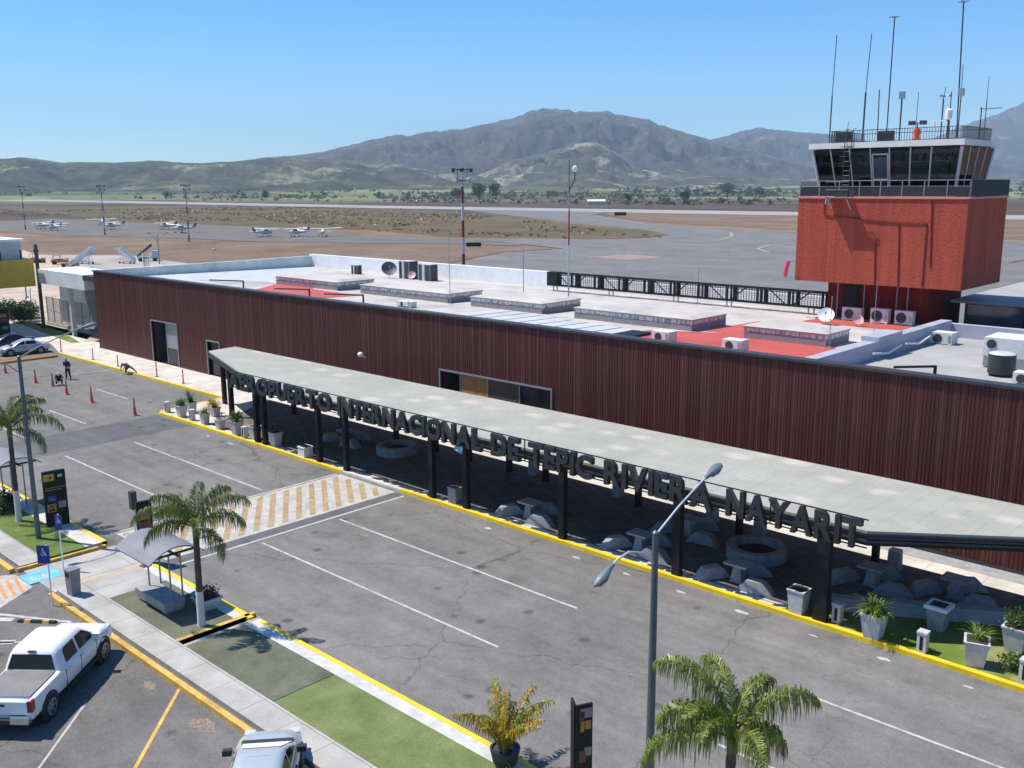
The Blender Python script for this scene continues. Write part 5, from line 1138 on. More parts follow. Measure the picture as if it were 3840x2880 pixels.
# ------------------------------------------------------------------ people
def person(label,x,y,z,rz,J,E,mats,hair=m_hair,cap=None):
    """J name -> (pos, radius); E (a,b,part) with part 0 skin 1 top 2 trousers 3 shoes; one skinned surface"""
    names=list(J); me=bpy.data.meshes.new('body'); me.from_pydata([J[n][0] for n in names],[(names.index(a),names.index(b_)) for a,b_,_ in E],[])
    o=bpy.data.objects.new('body',me); COL.objects.link(o)
    sk=o.modifiers.new('s','SKIN'); sk.use_smooth_shade=True
    for i,n in enumerate(names): me.skin_vertices[0].data[i].radius=(J[n][1]*1.3,J[n][1]*1.3); me.skin_vertices[0].data[i].use_root=(i==0)
    o.modifiers.new('u','SUBSURF').levels=1; o.modifiers['u'].render_levels=1
    bpy.context.view_layer.update()
    bm_=bpy.data.meshes.new_from_object(o.evaluated_get(bpy.context.evaluated_depsgraph_get())); COL.objects.unlink(o); bpy.data.objects.remove(o)
    V=[tuple(v.co) for v in bm_.vertices]; F=[tuple(p.vertices) for p in bm_.polygons]
    mb=MB(); 
    segs=[(Vector(J[a][0]),Vector(J[b_][0]),c) for a,b_,c in E]
    for f in F:
        c=sum((Vector(V[i]) for i in f),Vector())/len(f); best=(9,0)
        for a,b_,k in segs:
            d=b_-a; u=max(0,min(1,(c-a).dot(d)/max(1e-6,d.length_squared))); dd=(a+d*u-c).length
            if dd<best[0]: best=(dd,k)
        mb.f.append(f); mb.m.append(best[1])
    mb.v=V
    H=Vector(J['head'][0]); N_=Vector(J['neck'][0]); up=(H-N_).normalized(); fw=Vector((1,0,0)); fw=(fw-up*fw.dot(up)).normalized(); sd=up.cross(fw)
    rings=[]
    for q,w_,dp in ((-.10,.045,.05),(-.07,.065,.085),(0,.078,.10),(.06,.078,.10),(.10,.055,.075),(.125,.015,.02)): rings.append([H+up*q+sd*w_*math.sin(2*PI*j/12)+fw*(dp*math.cos(2*PI*j/12)+.01) for j in range(12)])
    mb.loft(rings,0); mb.loft([[H+fw*.1+up*-.02+sd*.014*a+fw*0 for a in (-1,1)]+[H+fw*.1+up*.03+sd*.006],[H+fw*.132-up*.015+sd*.008*a for a in (-1,1)]+[H+fw*.11+up*.03+sd*.004]],0)
    for s in (1,-1):
        mb.cbox(H+sd*.08*s,(.03,.02,.05),0,0); mb.cbox(H+fw*.103+sd*.03*s+up*.01,(.012,.018,.01),0,3)
        hd=Vector(J['hand%d'%s][0]); wr=Vector(J['wrist%d'%s][0]); d=(hd-wr).normalized(); a=d.cross(Vector((0,0,1)) if abs(d.z)<.9 else Vector((0,1,0))).normalized(); n_=a.cross(d)
        for k,(ln,off) in enumerate(((.075,-.028),(.085,-.009),(.08,.01),(.062,.028))):
            mb.tube([hd+a*off-d*.01,hd+a*off+d*ln*.55+n_*.006,hd+a*off*1.1+d*ln+n_*-.012],[.009,.0085,.007],6,0)
        mb.tube([hd-d*.04+a*-.02,hd-d*.01-a*.05,hd+d*.025-a*.058],[.011,.01,.008],6,0)
    ob=mb.build('person',mats,None,(x,y,z),rz,smooth=True); tag(ob,label,'person')
    h=MB(); rings=[]
    for q,w_,dp in ((.0,.083,.105),(.06,.084,.107),(.105,.062,.083),(.135,.018,.022)): rings.append([H+up*q+sd*w_*math.sin(2*PI*j/12)+fw*(dp*math.cos(2*PI*j/12)*(.8 if math.cos(2*PI*j/12)>0.3 and q<.05 else 1)-.004) for j in range(12)])
    h.loft(rings); 
    if cap: h.loft([[H+up*.07+fw*(.1+.0*a)+sd*.06*b_ for b_ in (-1,1)]+[H+up*.085+fw*.1+sd*.06*b_ for b_ in (1,-1)] for a in (0,)]+[[H+up*.055+fw*.19+sd*.045*b_ for b_ in (-1,1)]+[H+up*.062+fw*.19+sd*.045*b_ for b_ in (1,-1)]])
    h.build('cap' if cap else 'hair',[cap or hair],ob,smooth=True); return ob
EB=[('pelvis','waist',1),('waist','chest',1),('chest','neck',1),('neck','head',0)]
for s in (1,-1): EB+=[('chest','sh%d'%s,1),('sh%d'%s,'el%d'%s,1),('el%d'%s,'wrist%d'%s,0),('wrist%d'%s,'hand%d'%s,0),('pelvis','hip%d'%s,2),('hip%d'%s,'kn%d'%s,2),('kn%d'%s,'an%d'%s,2),('an%d'%s,'toe%d'%s,3)]
def joints(pelvis,waist,chest,neck,head,arm,leg):
    J=dict(pelvis=(pelvis,.13),waist=(waist,.125),chest=(chest,.145),neck=(neck,.05),head=(head,.05))
    for s in (1,-1):
        a=arm[s]; l=leg[s]
        for n,p,r in zip(('sh','el','wrist','hand'),a,(.068,.046,.032,.036)): J['%s%d'%(n,s)]=(p,r)
        for n,p,r in zip(('hip','kn','an','toe'),l,(.095,.062,.043,.038)): J['%s%d'%(n,s)]=(p,r)
    return J
m_navy=mat('navy_cloth',(.012,.016,.035),.85,0,.25,6); m_char=mat('charcoal_cloth',(.02,.02,.024),.85,0,.25,6); m_maroon=mat('maroon_cloth',(.11,.03,.025),.85,0,.25,6); m_brownc=mat('brown_cloth',(.06,.04,.03),.85,0,.25,6); m_wcl=mat('white_cloth',(.6,.6,.58),.8,0,.1,6); m_redcap=mat('red_cap',(.5,.05,.04),.7,0,.1,4)
J=joints((0,0,.93),(.02,0,1.1),(.05,0,1.33),(.07,0,1.50),(.11,0,1.62),{s:((.05,.19*s,1.42),(.02,.29*s,1.14),(.2,.17*s,1.0),(.26,.1*s,.98)) for s in (1,-1)},{1:((0,.1,.88),(.05,.15,.48),(-.02,.2,.09),(.14,.23,.035)),-1:((0,-.1,.88),(.03,-.13,.48),(-.03,-.17,.09),(.13,-.2,.035))})
person('person in dark navy clothes standing with hands in front on the asphalt',-80.5,31.8,0,R(-50),J,EB,[m_skin,m_navy,m_char,m_black])
J=joints((-.1,0,.36),(-.02,0,.52),(.14,0,.72),(.24,0,.84),(.33,0,.93),{s:((.14,.19*s,.78),(.34,.27*s,.55),(.47,.14*s,.38),(.52,.1*s,.32)) for s in (1,-1)},{1:((-.08,.12,.36),(.30,.22,.46),(.06,.2,.09),(.2,.24,.035)),-1:((-.08,-.12,.36),(.32,-.2,.46),(.08,-.2,.09),(.22,-.24,.035))})
person('person crouching among the orange cones in black clothes and white cap',-78.75,30.35,0,R(-20),J,EB,[m_skin,m_char,m_black,m_wcl],cap=m_wcl)
J=joints((-.22,0,.58),(-.05,0,.68),(.2,0,.76),(.36,0,.74),(.45,0,.70),{1:((.22,.19,.72),(.34,.24,.45),(.44,.16,.26),(.5,.14,.2)),-1:((.22,-.19,.72),(.36,-.22,.47),(.46,-.12,.28),(.53,-.1,.22))},{1:((-.22,.1,.52),(-.05,.16,.12),(-.45,.16,.1),(-.5,.17,.03)),-1:((-.22,-.1,.55),(-.62,-.14,.42),(-1.0,-.15,.18),(-1.06,-.15,.08))})
person('person in maroon shirt bending over the yellow kerb with one leg stretched back',-79.0,36.05,.12,R(195),J,EB,[m_skin,m_maroon,m_brownc,m_black])

# ------------------------------------------------------------------ airfield: masts, aircraft, steps, buildings on the left
def floodmast(label,x,y,h,heads=True,grp='red and white floodlight masts'):
    t=thing('floodlight_mast',label,'mast',(x,y,0),0,grp); n=8
    for k in range(n): MB().tube([(0,0,h*k/n),(0,0,h*(k+1)/n)],.24-.09*k/n,8).build('mast_band',[m_masred if k%2==0 else m_lgrey],t)
    MB().box(-1.1,1.1,-.08,.08,h-.1,h+.05).box(-.08,.08,-1.1,1.1,h-.1,h+.05).box(-.9,.9,-.08,.08,h-1.5,h-1.35).box(-.08,.08,-.9,.9,h-1.5,h-1.35).tube([(.9,0,h-1.4),(.9,0,h)],.05,5).tube([(-.9,0,h-1.4),(-.9,0,h)],.05,5).build('head_frame',[m_masred],t)
    for k in range(8):
        a=k*PI/4; l=MB(); l.cbox((1.15*math.cos(a),1.15*math.sin(a),h-.1 if k%2 else h-1.35),(.45,.5,.42),a,rx=.3); l.build('lamp_head',[m_dark if k%3 else m_lgrey],t)
    return t
f0=floodmast('tall red and white floodlight mast behind the terminal back parapet',-93.8,90,17.6)
for x,y,l in ((-260.8,140.8,'distant floodlight mast right of the row of three'),(-322.4,143.9,'distant floodlight mast in the middle of the row'),(-387.3,142.7,'distant floodlight mast at the left end of the row')): dup(f0,(x,y,0),0,l,scale=(1,1,.92))
t=thing('lamp_mast','pale grey lamp mast with two arms behind the white stairs','mast',(-191,96.1,0)); MB().tube([(0,0,0),(0,0,6.2)],[.16,.1],7).build('pole',[m_mgrey],t); MB().tube([(0,0,4.8),(1.2,1.2,6.3)],.07,5).tube([(0,0,4.8),(-1.2,-1.2,6.3)],.07,5).cbox((1.3,1.3,6.35),(.7,.5,.25)).cbox((-1.3,-1.3,6.35),(.7,.5,.25)).build('arms',[m_mgrey],t)
m_pl=mat('white_aircraft_paint',(.60,.59,.57),.3,0,.05,1); m_pb=mat('blue_trim_paint',(.05,.08,.2),.4,0,.1)
def aircraft(label,x,y,rz):
    t=thing('light_aircraft',label,'aircraft',(x,y,0),rz,'light aircraft parked on the apron')
    F=[(2.1,.12,.12,1.35),(1.9,.36,.38,1.35),(1.0,.5,.5,1.4),(.4,.56,.72,1.5),(-.9,.55,.7,1.5),(-1.6,.42,.5,1.45),(-4.6,.13,.18,1.6)]
    MB().loft([[(x_,w_*math.cos(2*PI*j/12),zc+hh*math.sin(2*PI*j/12)) for j in range(12)] for x_,w_,hh,zc in F]).build('fuselage',[m_pl],t,smooth=True)
    MB().loft([[(.75+.0,y_,2.2+abs(y_)*.025),(.55,y_,2.3+abs(y_)*.025),(-.1,y_,2.27+abs(y_)*.025),(-.75+.2*abs(y_)/5.4,y_,2.18+abs(y_)*.025),(0,y_,2.16+abs(y_)*.025)] for y_ in (-5.4,-5.2,0,5.2,5.4)]).build('wing',[m_pl],t)
    MB().loft([[(-3.9,y_,1.72),(-4.1,y_,1.78),(-4.85,y_,1.72)] for y_ in (-1.75,0,1.75)]).build('tailplane',[m_pl],t)
    MB().loft([[(-3.5,.04,1.75),(-3.5,-.04,1.75),(-4.75,0,1.75)],[(-4.45,.03,2.9),(-4.45,-.03,2.9),(-5.0,0,2.9)]]).build('fin',[m_pb],t)
    MB().add([(.95,-.42,1.75),(.95,.42,1.75),(.5,.45,2.15),(.5,-.45,2.15)],[(0,1,2,3)]).box(-.9,.4,-.57,-.55,1.75,2.1).box(-.9,.4,.55,.57,1.75,2.1).build('cabin_window',[m_glass],t)
    for s in (1,-1): MB().tube([(.2,.5*s,1.1),(.15,2.6*s,2.2)],.05,5).build('wing_strut',[m_pl],t)
    for p in ((-.4,1.15),(-.4,-1.15),(1.55,0)): MB().lathe([(.2,-.08),(.2,.08)],(p[0],p[1],.2),12,ax='Y').tube([(p[0],p[1],.2),(p[0]*.8,p[1]*.4,1.05)],.04,4).build('landing_gear',[m_dark],t)
    MB().lathe([(.13,2.05),(.02,2.35)],(0,0,1.35),8,ax='X').box(2.14,2.18,-.06,.06,.42,2.28).build('propeller',[m_dark],t); return t
a0=aircraft('parked light aircraft showing its tail at left of the right hand cluster',-268,171,R(100)); a0.scale=(1.12,1.12,1.12)
for x,y,rz,l in ((-262,178,200,'parked light aircraft with long white wing in the right cluster'),(-256,184,150,'parked light aircraft furthest right in the right cluster'),(-316.7,168,250,'lone parked light aircraft right of the middle mast'),(-347,178,205,'parked light aircraft with wide wings behind the middle mast'),(-366,166,220,'parked light aircraft left of the middle mast'),(-410,182,170,'small parked light aircraft furthest back on the apron'),(-372,147,190,'parked light aircraft above the yellow building, nearest'),(-391,150,215,'parked light aircraft above the yellow building, farther left')): dup(a0,(x,y,0),R(rz),l,scale=(1.12,1.12,1.12))
def steps(label,x,y,rz,m=m_lgrey):
    t=thing('boarding_stairs',label,'boarding stairs',(x,y,0),rz,'white boarding stairs by the terminal'); s=MB()
    for k in range(12): s.box(-2.6+k*.4,-2.15+k*.4,-.7,.7,.7+k*.24,.8+k*.24)
    s.box(2.2,3.3,-.8,.8,3.45,3.6); s.build('treads',[m_mgrey],t)
    for sg in (1,-1): 
        MB().hexa([(-2.7,sg*.72,.5),(2.4,sg*.72,3.3),(2.4,sg*.78,3.3),(-2.7,sg*.78,.5),(-2.7,sg*.72,1.6),(2.4,sg*.72,4.5),(2.4,sg*.78,4.5),(-2.7,sg*.78,1.6)]).box(2.3,3.3,min(sg*.72,sg*.78),max(sg*.72,sg*.78),3.5,4.6).build('side_panel',[m],t)
    MB().box(-2.6,2.2,-.7,.7,.45,.65).tube([(1.8,.5,.6),(1.8,.5,3.2)],.07,5).tube([(1.8,-.5,.6),(1.8,-.5,3.2)],.07,5).tube([(-1,.6,.6),(2.6,.6,3.4)],.06,5).build('frame',[m_white],t)
    for px_,py in ((-2,.7),(-2,-.7),(1.9,.7),(1.9,-.7)): MB().lathe([(.3,-.1),(.3,.1)],(px_,py,.3),10,ax='Y').build('wheel',[m_tyre],t)
    return t
s0=steps('white boarding stairs with raised top beside the lamp mast',-191,80,R(60),m_offw); s0.scale=(.85,.85,.85); dup(s0,(-203,86,0),R(20),'white boarding stairs left of the lamp mast',scale=(.8,.8,.8)); dup(s0,(-172,84,0),R(150),'white boarding stairs nearest the terminal roof',scale=(.8,.8,.8))
t=thing('service_truck','dark topped green grey lift truck between the boarding stairs','truck',(-200,98,0),R(70)); MB().box(-2,1,-1,1,.6,1.0).box(1,2.2,-1,1,.5,2.2).build('body',[m_lgrey],t); MB().hexa([(-2,-.7,1.0),(1,-.7,3.2),(1,.7,3.2),(-2,.7,1),(-2,-.7,1.4),(1,-.7,3.8),(1,.7,3.8),(-2,.7,1.4)]).build('conveyor',[m_dark],t); MB().box(1.3,2.22,-.9,.9,1.5,2.1).build('window',[m_glass],t)
for px_ in (-1.4,1.5):
    for py in (-.95,.95): MB().lathe([(.38,-.14),(.38,.14)],(px_,py,.38),12,ax='Y').build('wheel',[m_tyre],t)
def tractor(label,x,y,rz):
    t=thing('baggage_tractor',label,'tractor',(x,y,0),rz,'pinkish red ground service tractors'); m_=mat('faded_red_vehicle',(.42,.15,.11),.5,0,.15,2)
    MB().loft([vring(-1.6,.4,1.1,.7,.78,.7),vring(-.4,.4,1.15,.7,.8,.7),vring(1.4,.4,1.1,.7,.78,.66),vring(1.6,.5,.9,.5,.6,.5)]).build('body',[m_],t,smooth=35); MB().box(-1.3,.2,-.65,.65,1.85,1.92).build('roof',[m_],t)
    MB().tube([(-1.2,.6,1.1),(-1.2,.6,1.9)],.04,4).tube([(-1.2,-.6,1.1),(-1.2,-.6,1.9)],.04,4).tube([(.1,.6,1.1),(.1,.6,1.9)],.04,4).tube([(.1,-.6,1.1),(.1,-.6,1.9)],.04,4).build('roof_post',[m_dark],t)
    for px_ in (-1.0,1.05):
        for py in (-.75,.75): MB().lathe([(.38,-.12),(.38,.12)],(px_,py,.38),12,ax='Y').build('wheel',[m_tyre],t)
    return t
s2=dup(s0,(-197,92,0),R(200),'white boarding stairs behind the other stairs',scale=(.75,.75,.75))
t1=tractor('faded red tractor left of the row of service gear',-214,80.5,R(40)); dup(t1,(-206,82,0),R(60),'faded red tractor in front of the boarding stairs'); dup(t1,(-196,80,0),R(30),'faded red tractor nearest the terminal corner')
t=thing('airfield_sign','black taxiway sign board on the dry meadow behind the mast','sign',(-177.5,174,0),R(45)); MB().box(-1.9,1.9,-.15,.15,.3,1.3).build('board',[m_black],t); MB().box(-1.5,-1.4,-.1,.1,0,.3).build('leg',[m_mgrey],t); MB().box(1.4,1.5,-.1,.1,0,.3).build('leg',[m_mgrey],t)
t=thing('marker_board','small dark marker board beside the runway','sign',(-300,398,0),R(40)); MB().box(-3,3,-.3,.3,.3,2.0).build('board',[m_black],t); MB().box(-2,-1.8,-.2,.2,0,.3).build('leg',[m_mgrey],t); MB().box(1.8,2,-.2,.2,0,.3).build('leg',[m_mgrey],t)
# left hand buildings
t=thing('yellow_canopy_building','mustard yellow fronted canopy building with white roof at left edge','building',(-116,32,0))
MB().box(-6,6,-12,9.0,5.05,8.0).build('yellow_fascia',[m_shed],t); MB().box(-5.7,5.0,-11.7,8.2,8.0,9.9).build('upper_wall',[m_lgrey],t); MB().box(-6,5.4,-12,8.6,9.9,10.15).build('roof',[m_white],t)
sb=MB()
for k in range(9): y=-9+k*2.1; sb.box(5.6,5.75,y,y+.18,8.0,9.0)
sb.build('upright_bar',[m_dark],t)
for y in (-10,-3,4): MB().box(3,5,y-.9,y+.9,0,5.05).build('pier',[m_lgrey],t)
t=thing('dark_post','tall dark square post at the corner of the yellow building','post',(-112.5,42.3,0)); MB().box(-.15,.15,-.15,.15,0,9.4).box(-.3,.3,-.3,.3,0,.2).box(-.22,.22,-.22,.22,8.6,8.8).build('post',[m_dark],t)
t=thing('side_annex','small grey annex with white slab fascia left of the terminal','building',(-104,43,0))
MB().box(-6.4,5.2,-1.5,3.0,5.3,6.85).build('slab_fascia',[m_offw],t); MB().box(-12.5,9.5,3.0,6.5,0,6.4).build('upper_wall',[m_mgrey],t); MB().box(6,9.8,.5,5.5,0,4.2).build('wall',[m_lgrey],t); MB().box(7.0,8.2,.46,.5,.6,3.0).build('louvre_door',[m_mgrey],t)
MB().box(-.2,.2,-1.0,-.6,0,5.3).build('post',[m_lgrey],t); MB().box(9.2,9.5,-1.0,-.7,0,6.5).build('post',[m_lgrey],t); MB().box(5.0,10.4,-1.5,3.0,6.3,6.8).build('link_roof',[m_dark],t)
t=thing('mesh_fence','grey mesh fence with posts in front of the annex','fence',(-110,44,0)); f=MB()
for k in range(7): f.box(-5.5+k*1.9,-5.42+k*1.9,-.04,.04,0,3.3)
for z in (.2,1.7,3.2): f.box(-5.5,6,-.02,.02,z,z+.06)
f.build('post_rail',[m_mgrey],t); f=MB()
for k in range(110): f.box(-5.5+k*.104,-5.485+k*.104,-.008,.008,.2,3.2)
for k in range(20): f.box(-5.5,6,-.006,.006,.3+k*.145,.315+k*.145)
f.build('mesh',[m_galv],t); MB().box(-5.6,6.1,-.15,.15,0,.35).build('plinth_wall',[m_conc],t)
for k,(x,y,l) in enumerate(((-131,48,'rusty fence post in the dirt lot nearest the hedge'),(-138,50,'rusty fence post in the middle of the dirt lot'),(-146,53,'rusty fence post in the dirt lot under the yellow building'),(-126,50,'rusty fence post in the dirt lot nearest the mesh fence'))):
    t=thing('fence_post',l,'post',(x,y,.05),0,'fence posts on the dirt lot'); MB().tube([(0,0,0),(0,0,2.4),(.3,0,2.8)],.06,5).build('post',[m_mgrey],t); MB().frus((0,0),(.4,.4),(.3,.3),0,.25).build('footing',[m_conc],t)
# ------------------------------------------------------------------ hills and mountains
def mountain_mat(name, lo, mid, hi, pale, scale=1.0, paleth=.60):
    m,t,b=nt(name); p=pos(t)
    c=ramp(t,noise(t,p,.0042*scale,10,.68),[(.3,lo),(.5,mid),(.68,hi)])
    c=mix(t,ramp(t,noise(t,pos(t,(1,1,2.2)),.0016*scale,8,.72),[(paleth,gr(0)),(paleth+.06,gr(.85))]),c,pale)
    c=mix(t,1,c,ramp(t,noise(t,p,.03*scale,8,.8),[(.3,gr(.4)),(.7,gr(1.4))]),'MULTIPLY')
    c=mix(t,ramp(t,noise(t,p,.012*scale,7,.75),[(.52,gr(0)),(.60,gr(.8))]),c,lo)
    L(t,c,b.inputs['Base Color']); b.inputs['Roughness'].default_value=1; b.inputs['Specular IOR Level'].default_value=0
    return m
def interp(tab,x):
    return float(np.interp(x,[a for a,_ in tab],[b_ for _,b_ in tab]))
def mountain(name, ridge, r0, r1, r2, m, amp, freq, power=1.25, na=260, nr=70, base=0, seed=0, foot=.0, jag=.05):
    mb=MB(); A=np.linspace(ridge[0][0],ridge[-1][0],na)
    for i,a in enumerate(A):
        e=interp(ridge,float(a))*(1+.022*mnoise.fractal(Vector((a*1.7,seed,0)),.7,2.2,5)); sa,ca=math.sin(R(a)),math.cos(R(a))
        for k in range(nr):
            t_=k/(nr-1)
            if t_<=.72: u=t_/.72; r=r0+(r1-r0)*u; hr=(e*r1+15.5)*u**power
            else: u=(t_-.72)/.28; r=r1+(r2-r1)*u; hr=(e*r1+15.5)*(1-u)**.8
            x,y=r*sa,r*ca
            n=mnoise.ridged_multi_fractal(Vector((x*freq,y*freq,seed)),.9,2.1,6,1.0,2.0)-1.0
            n2=mnoise.fractal(Vector((x*freq*3.1,y*freq*3.1,seed+7)),.8,2.0,5)
            w=(math.sin(PI*min(1,t_/.72))**.8 if t_<=.72 else math.sin(PI*(t_-.72)/.28))
            if t_>.72: w=0
            h=hr+amp*(n*.9+n2*.35)*w*min(1,hr/(amp*.9+1))
            if t_<.72: h=min(h,(e*r+15.5)*(.72+.28*u)+2)
            mb.v.append((x,y,max(h,0)+base-.3 if k else -12))
    for i in range(na-1):
        for k in range(nr-1):
            mb.f.append((i*nr+k,(i+1)*nr+k,(i+1)*nr+k+1,i*nr+k+1)); mb.m.append(0)
    o=mb.build(name,[m],smooth=180,fix=False); tag(o,kind='structure'); return o
ridgeB=[(-66,.006),(-62.5,.012),(-60.85,0.0172),(-58.85,0.0238),(-57.09,0.0282),(-55.56,0.0305),(-54.01,0.0336),(-52.44,0.0407),(-50.07,0.0497),(-49.28,0.0488),(-48.22,0.0528),(-46.1,0.0559),(-44.5,0.0616),(-43.18,0.066),(-42.11,0.0735),(-41.32,0.0747),(-40.26,0.0736),(-39.21,0.0712),(-37.89,0.0718),(-36.84,0.0672),(-35.53,0.0633),(-34.48,0.0555),(-33.17,0.0485),(-32.14,0.0438),(-30.34,0.0354),(-27.8,0.023),(-25.31,0.0116),(-22,.003)]
ridgeA=[(-90,.02),(-76.59,0.0224),(-70.6,0.0264),(-69.31,0.0273),(-67.81,0.0234),(-65.09,0.0227),(-63.22,0.0249),(-60.82,0.0229),(-58.85,0.0247),(-57.09,0.0282),(-55.56,0.0275),(-53,.026),(-50,.022),(-47,.016),(-44,.006)]
ridgeC=[(-37,.020),(-34.45,0.0377),(-32.14,0.0425),(-31.37,0.0449),(-30.37,0.0508),(-29.37,0.054),(-28.12,0.0505),(-26.88,0.0479),(-25.66,0.0462),(-24.21,0.0414),(-21.83,0.0321),(-17,.022),(-10,.014)]
ridgeD=[(-27,.012),(-22.98,0.0282),(-20.71,0.038),(-19.41,0.0478),(-18.56,0.0535),(-17.51,0.0602),(-16.24,0.0693),(-13.53,0.0872),(-10.69,0.0917),(-7.07,0.0803),(-2,.06),(4,.03)]
ridgeE=[(-46.5,.004),(-44.8,0.014),(-43.46,0.0257),(-42.12,0.0288),(-40.78,0.0346),(-39.72,0.0407),(-38.66,0.0428),(-37.6,0.035),(-36.53,0.0236),(-35.47,0.0159),(-33.5,.010),(-30,.006),(-26,.004)]
m_mtn=mountain_mat('forested_mountain',(.030,.034,.025),(.075,.070,.045),(.135,.112,.072),(.27,.22,.15),1.9,.585)
m_hill=mountain_mat('grassy_hill',(.028,.036,.022),(.070,.075,.040),(.125,.122,.068),(.25,.24,.14),2.8,.55)
m_spur=mountain_mat('bare_spur',(.036,.046,.028),(.085,.083,.050),(.15,.135,.085),(.34,.30,.20),3,.54)
mountain('hills',ridgeA,1900,3200,4100,m_hill,40,.0038,1.0,360,80,seed=2)
mountain('mountain',ridgeB,2600,5000,6300,m_mtn,135,.0026,1.2,560,150,seed=5)
mountain('foothill',ridgeE,2150,3300,3900,m_spur,50,.0044,1.1,300,90,seed=9)
mountain('far_ridge',ridgeC,4000,6300,7400,m_mtn,170,.0024,1.2,320,110,seed=12)
mountain('far_volcano',ridgeD,5000,7700,8900,m_mtn,150,.0019,1.2,260,90,seed=15)
# low rolling farmland before the hills
def farmland():
    mb=MB(); na,nr=220,40; A=np.linspace(-95,0,na)
    for a in A:
        sa,ca=math.sin(R(a)),math.cos(R(a))
        for k in range(nr):
            r=1500+(k/(nr-1))**1.4*2700; x,y=r*sa,r*ca
            n=mnoise.fractal(Vector((x*.0011,y*.0011,3)),.9,2,4)
            mb.v.append((x,y,-3 if k==0 else max(-1,(r-1500)/2700*22+ n*16*min(1,(r-1500)/700)+3)))
    for i in range(na-1):
        for k in range(nr-1): mb.f.append((i*nr+k,(i+1)*nr+k,(i+1)*nr+k+1,i*nr+k+1)); mb.m.append(0)
    tag(mb.build('farmland',[m_country],smooth=180,fix=False),kind='structure')
farmland()

# ------------------------------------------------------------------ scrub and trees beyond the runway
m_scrub=leafmat('scrub_leaf',(.022,.034,.014),(.06,.078,.03)); m_scrub2=leafmat('dry_scrub_leaf',(.05,.05,.025),(.12,.105,.05))
def clump(mb,x,y,z,w,h,rr,n,ls):
    for k in range(n):
        a=rr.uniform(0,2*PI); q=rr.random()**.5; zz_=rr.random(); rad=w*q*(1-.55*abs(zz_-.45))
        v=Vector((x+rad*math.cos(a),y+rad*math.sin(a),z+h*zz_)); s=ls*rr.uniform(.6,1.4)
        u=Vector((rr.uniform(-1,1),rr.uniform(-1,1),rr.uniform(-.7,.7))).normalized()*s; t_=u.cross(Vector((rr.uniform(-1,1),rr.uniform(-1,1),rr.uniform(-1,1)))).normalized()*s*.7
        mb.add([v-u,v+t_,v+u,v-t_],[(0,1,2,3)])
rr=random.Random(21); s1=MB(); s2=MB()
for k in range(2600):
    az=R(rr.uniform(-74,-14)); r=rr.uniform(760,1600) if k%2 else rr.uniform(1400,3300)
    x,y=r*math.sin(az),r*math.cos(az)
    if y<600 and x>-1700: continue
    g_=mnoise.noise(Vector((x*.006,y*.006,1)))
    if g_<-.12: continue
    w=rr.uniform(1.6,4.2)*(1 if r<1400 else 1.9); clump(s1 if rr.random()<.6 else s2,x,y,-.3 if r<1500 else (r-1500)/2700*22,w,w*rr.uniform(.7,1.25),rr,16,w*.33)
for m_,mb in ((m_scrub,s1),(m_scrub2,s2)):
    tag(mb.build('distant_scrub',[m_],fix=False),kind='stuff',label=None)
ts=MB()
for k in range(3600):   # tall dry tufts on the grass between taxiways
    x=rr.uniform(-700,-168); y=rr.uniform(214,430)
    if y>252+(-172-x)*.62-4 or y<216+ (0 if x>-280 else 4): continue
    if mnoise.noise(Vector((x*.012,y*.03,4)))<-.05: continue
    clump(ts,x,y,-.1,rr.uniform(.8,2.2),rr.uniform(.3,.8),rr,6,.5)
m_tuft=leafmat('dry_tuft',(.135,.108,.058),(.215,.155,.088)); tag(ts.build('tall_dry_grass',[m_tuft],fix=False),kind='stuff')
def tree(label,x,y,h,w,seed,m=m_scrub):
    h*=.82; w*=.85
    t=thing('field_tree',label,'tree',(x,y,0),0,'dark trees beyond the runway'); r2=random.Random(seed)
    tr=MB().tube([(0,0,-.5),(.2,0,h*.3),(.1,.2,h*.6)],[h*.035,h*.026,h*.012],7)
    for k in range(5):
        a=k*1.3; tr.tube([(.15,0,h*(.25+.05*k)),(w*.35*math.cos(a),w*.35*math.sin(a),h*(.5+.05*k))],[h*.014,h*.005],5)
    tr.build('trunk',[m_bark],t); c=MB()
    for k in range(9): a=r2.uniform(0,2*PI); q=w*.32*r2.random()**.5; clump(c,q*math.cos(a),q*math.sin(a),h*r2.uniform(.22,.62),w*.27,h*.36,r2,90,h*.05)
    c.build('crown',[m],t,fix=False)
tree('tall dark tree right behind the red and white mast',-772,766,26,22,31); tree('broad dark tree left of the group behind the mast',-792,752,19,20,32); tree('rounded dark tree right of the group behind the mast',-752,772,22,20,33)
tree('wide dark green tree left of the tower across the airfield',-600,1000,21,26,34); tree('smaller tree beside the wide one left of the tower',-565,1010,15,18,35); tree('lone small tree on the field left of the tower',-740,1130,14,13,36)
for k,(x,y,l) in enumerate(((-1560,585,'lone tree above the left distant mast'),(-1240,640,'tree beyond the runway above the middle mast'),(-1000,640,'tree beyond the runway between the two masts'),(-520,700,'small dark tree beyond the runway near the beacon mast'),(-455,690,'squat tree beyond the runway right of the beacon mast'))): tree(l,x,y,11+k%3*2,11,40+k)
for x,y,w,l in ((-498,628,14,'low white roofed farm hut beyond the runway'),(-560,1130,16,'small pale hut on the far fields')):
    t=thing('farm_hut',l,'hut',(x,y,0),R(40)); MB().box(-w/2,w/2,-3,3,0,2.6).build('wall',[m_pale],t); MB().hexa([(-w/2-.4,-3.5,2.6),(w/2+.4,-3.5,2.6),(w/2+.4,3.5,2.6),(-w/2-.4,3.5,2.6),(-w/2-.4,-.1,4),(w/2+.4,-.1,4),(w/2+.4,.1,4),(-w/2-.4,.1,4)]).build('roof',[m_white],t)

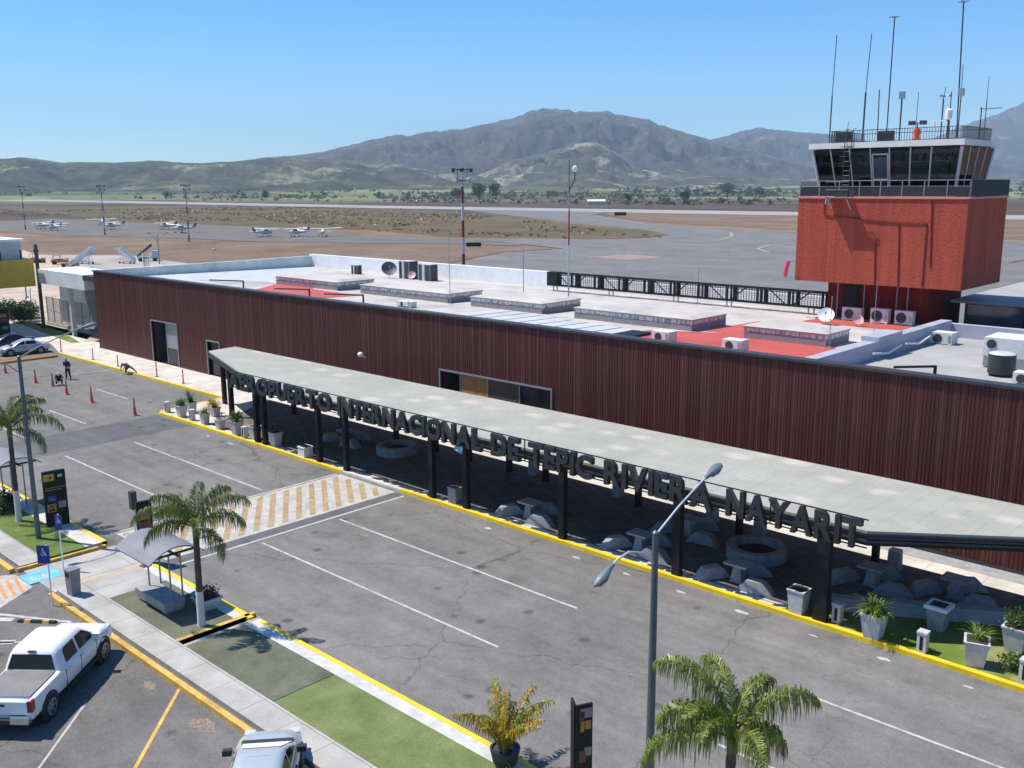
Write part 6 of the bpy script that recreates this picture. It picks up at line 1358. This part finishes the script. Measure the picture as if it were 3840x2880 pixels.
# ------------------------------------------------------------------ air, light, camera
HAZE=True
if HAZE:
    hz=MB().box(-9500,9500,-9500,9500,-14,790); m,t_,b=nt('haze_air'); t_.nodes.remove(b)
    pv=t_.nodes.new('ShaderNodeVolumePrincipled'); pv.inputs['Color'].default_value=(.60,.79,1.0,1); pv.inputs['Density'].default_value=1.25e-4; pv.inputs['Anisotropy'].default_value=0
    L(t_,pv.outputs[0],t_.nodes['Material Output'].inputs['Volume'])
    tag(hz.build('haze',[m]),kind='stuff')
EL,AZ=61,26
d=Vector((math.cos(R(EL))*math.cos(R(AZ)),math.cos(R(EL))*math.sin(R(AZ)),-math.sin(R(EL))))
su=bpy.data.lights.new('sun','SUN'); su.energy=4.4; su.angle=R(.53); su.color=(1,.945,.86); so=bpy.data.objects.new('sun',su); COL.objects.link(so); so.rotation_euler=d.to_track_quat('-Z','Y').to_euler(); so.location=(0,0,60)
wd=bpy.data.worlds.new('World'); SC.world=wd; wd.use_nodes=True; t_=wd.node_tree; bg=t_.nodes['Background']
sk=t_.nodes.new('ShaderNodeTexSky'); sk.sky_type='NISHITA'; sk.sun_disc=False; sk.sun_elevation=R(EL); sk.sun_rotation=math.atan2(-d.x,-d.y); sk.altitude=900; sk.air_density=1.0; sk.dust_density=.6; sk.ozone_density=1.6
tc=t_.nodes.new('ShaderNodeTexCoord'); sz=t_.nodes.new('ShaderNodeSeparateXYZ'); L(t_,tc.outputs['Generated'],sz.inputs[0])
L(t_,mix(t_,1,sk.outputs[0],ramp(t_,sz.outputs['Z'],[(0,(.90,1.06,1.06)),(.05,(.60,.93,1.06)),(.11,(.36,.76,1.03)),(.19,(.19,.60,.97))]),'MULTIPLY'),bg.inputs[0]); bg.inputs[1].default_value=.128
cam=bpy.data.cameras.new('camera'); co=bpy.data.objects.new('camera',cam); COL.objects.link(co); SC.camera=co
yaw,pit,rol=R(-43.37),R(11.615),R(-.33)
F_=Vector((math.sin(yaw)*math.cos(pit),math.cos(yaw)*math.cos(pit),-math.sin(pit))); R_=Vector((math.cos(yaw),-math.sin(yaw),0)); U_=R_.cross(F_)
R2,U2=R_*math.cos(rol)+U_*math.sin(rol),U_*math.cos(rol)-R_*math.sin(rol)
co.matrix_world=Matrix(((R2.x,U2.x,-F_.x,0),(R2.y,U2.y,-F_.y,0),(R2.z,U2.z,-F_.z,15.5),(0,0,0,1)))
cam.sensor_width=36; cam.lens=36*2087/2212; cam.clip_start=.5; cam.clip_end=40000
SC.view_settings.view_transform='Standard'; SC.view_settings.look='None'; SC.view_settings.exposure=.62; SC.view_settings.gamma=1
SC.render.engine='CYCLES'; c=SC.cycles; c.use_denoising=True; c.max_bounces=6; c.diffuse_bounces=3; c.glossy_bounces=3; c.transparent_max_bounces=12; c.volume_bounces=0; c.use_adaptive_sampling=True; c.adaptive_threshold=.015; c.sample_clamp_indirect=6
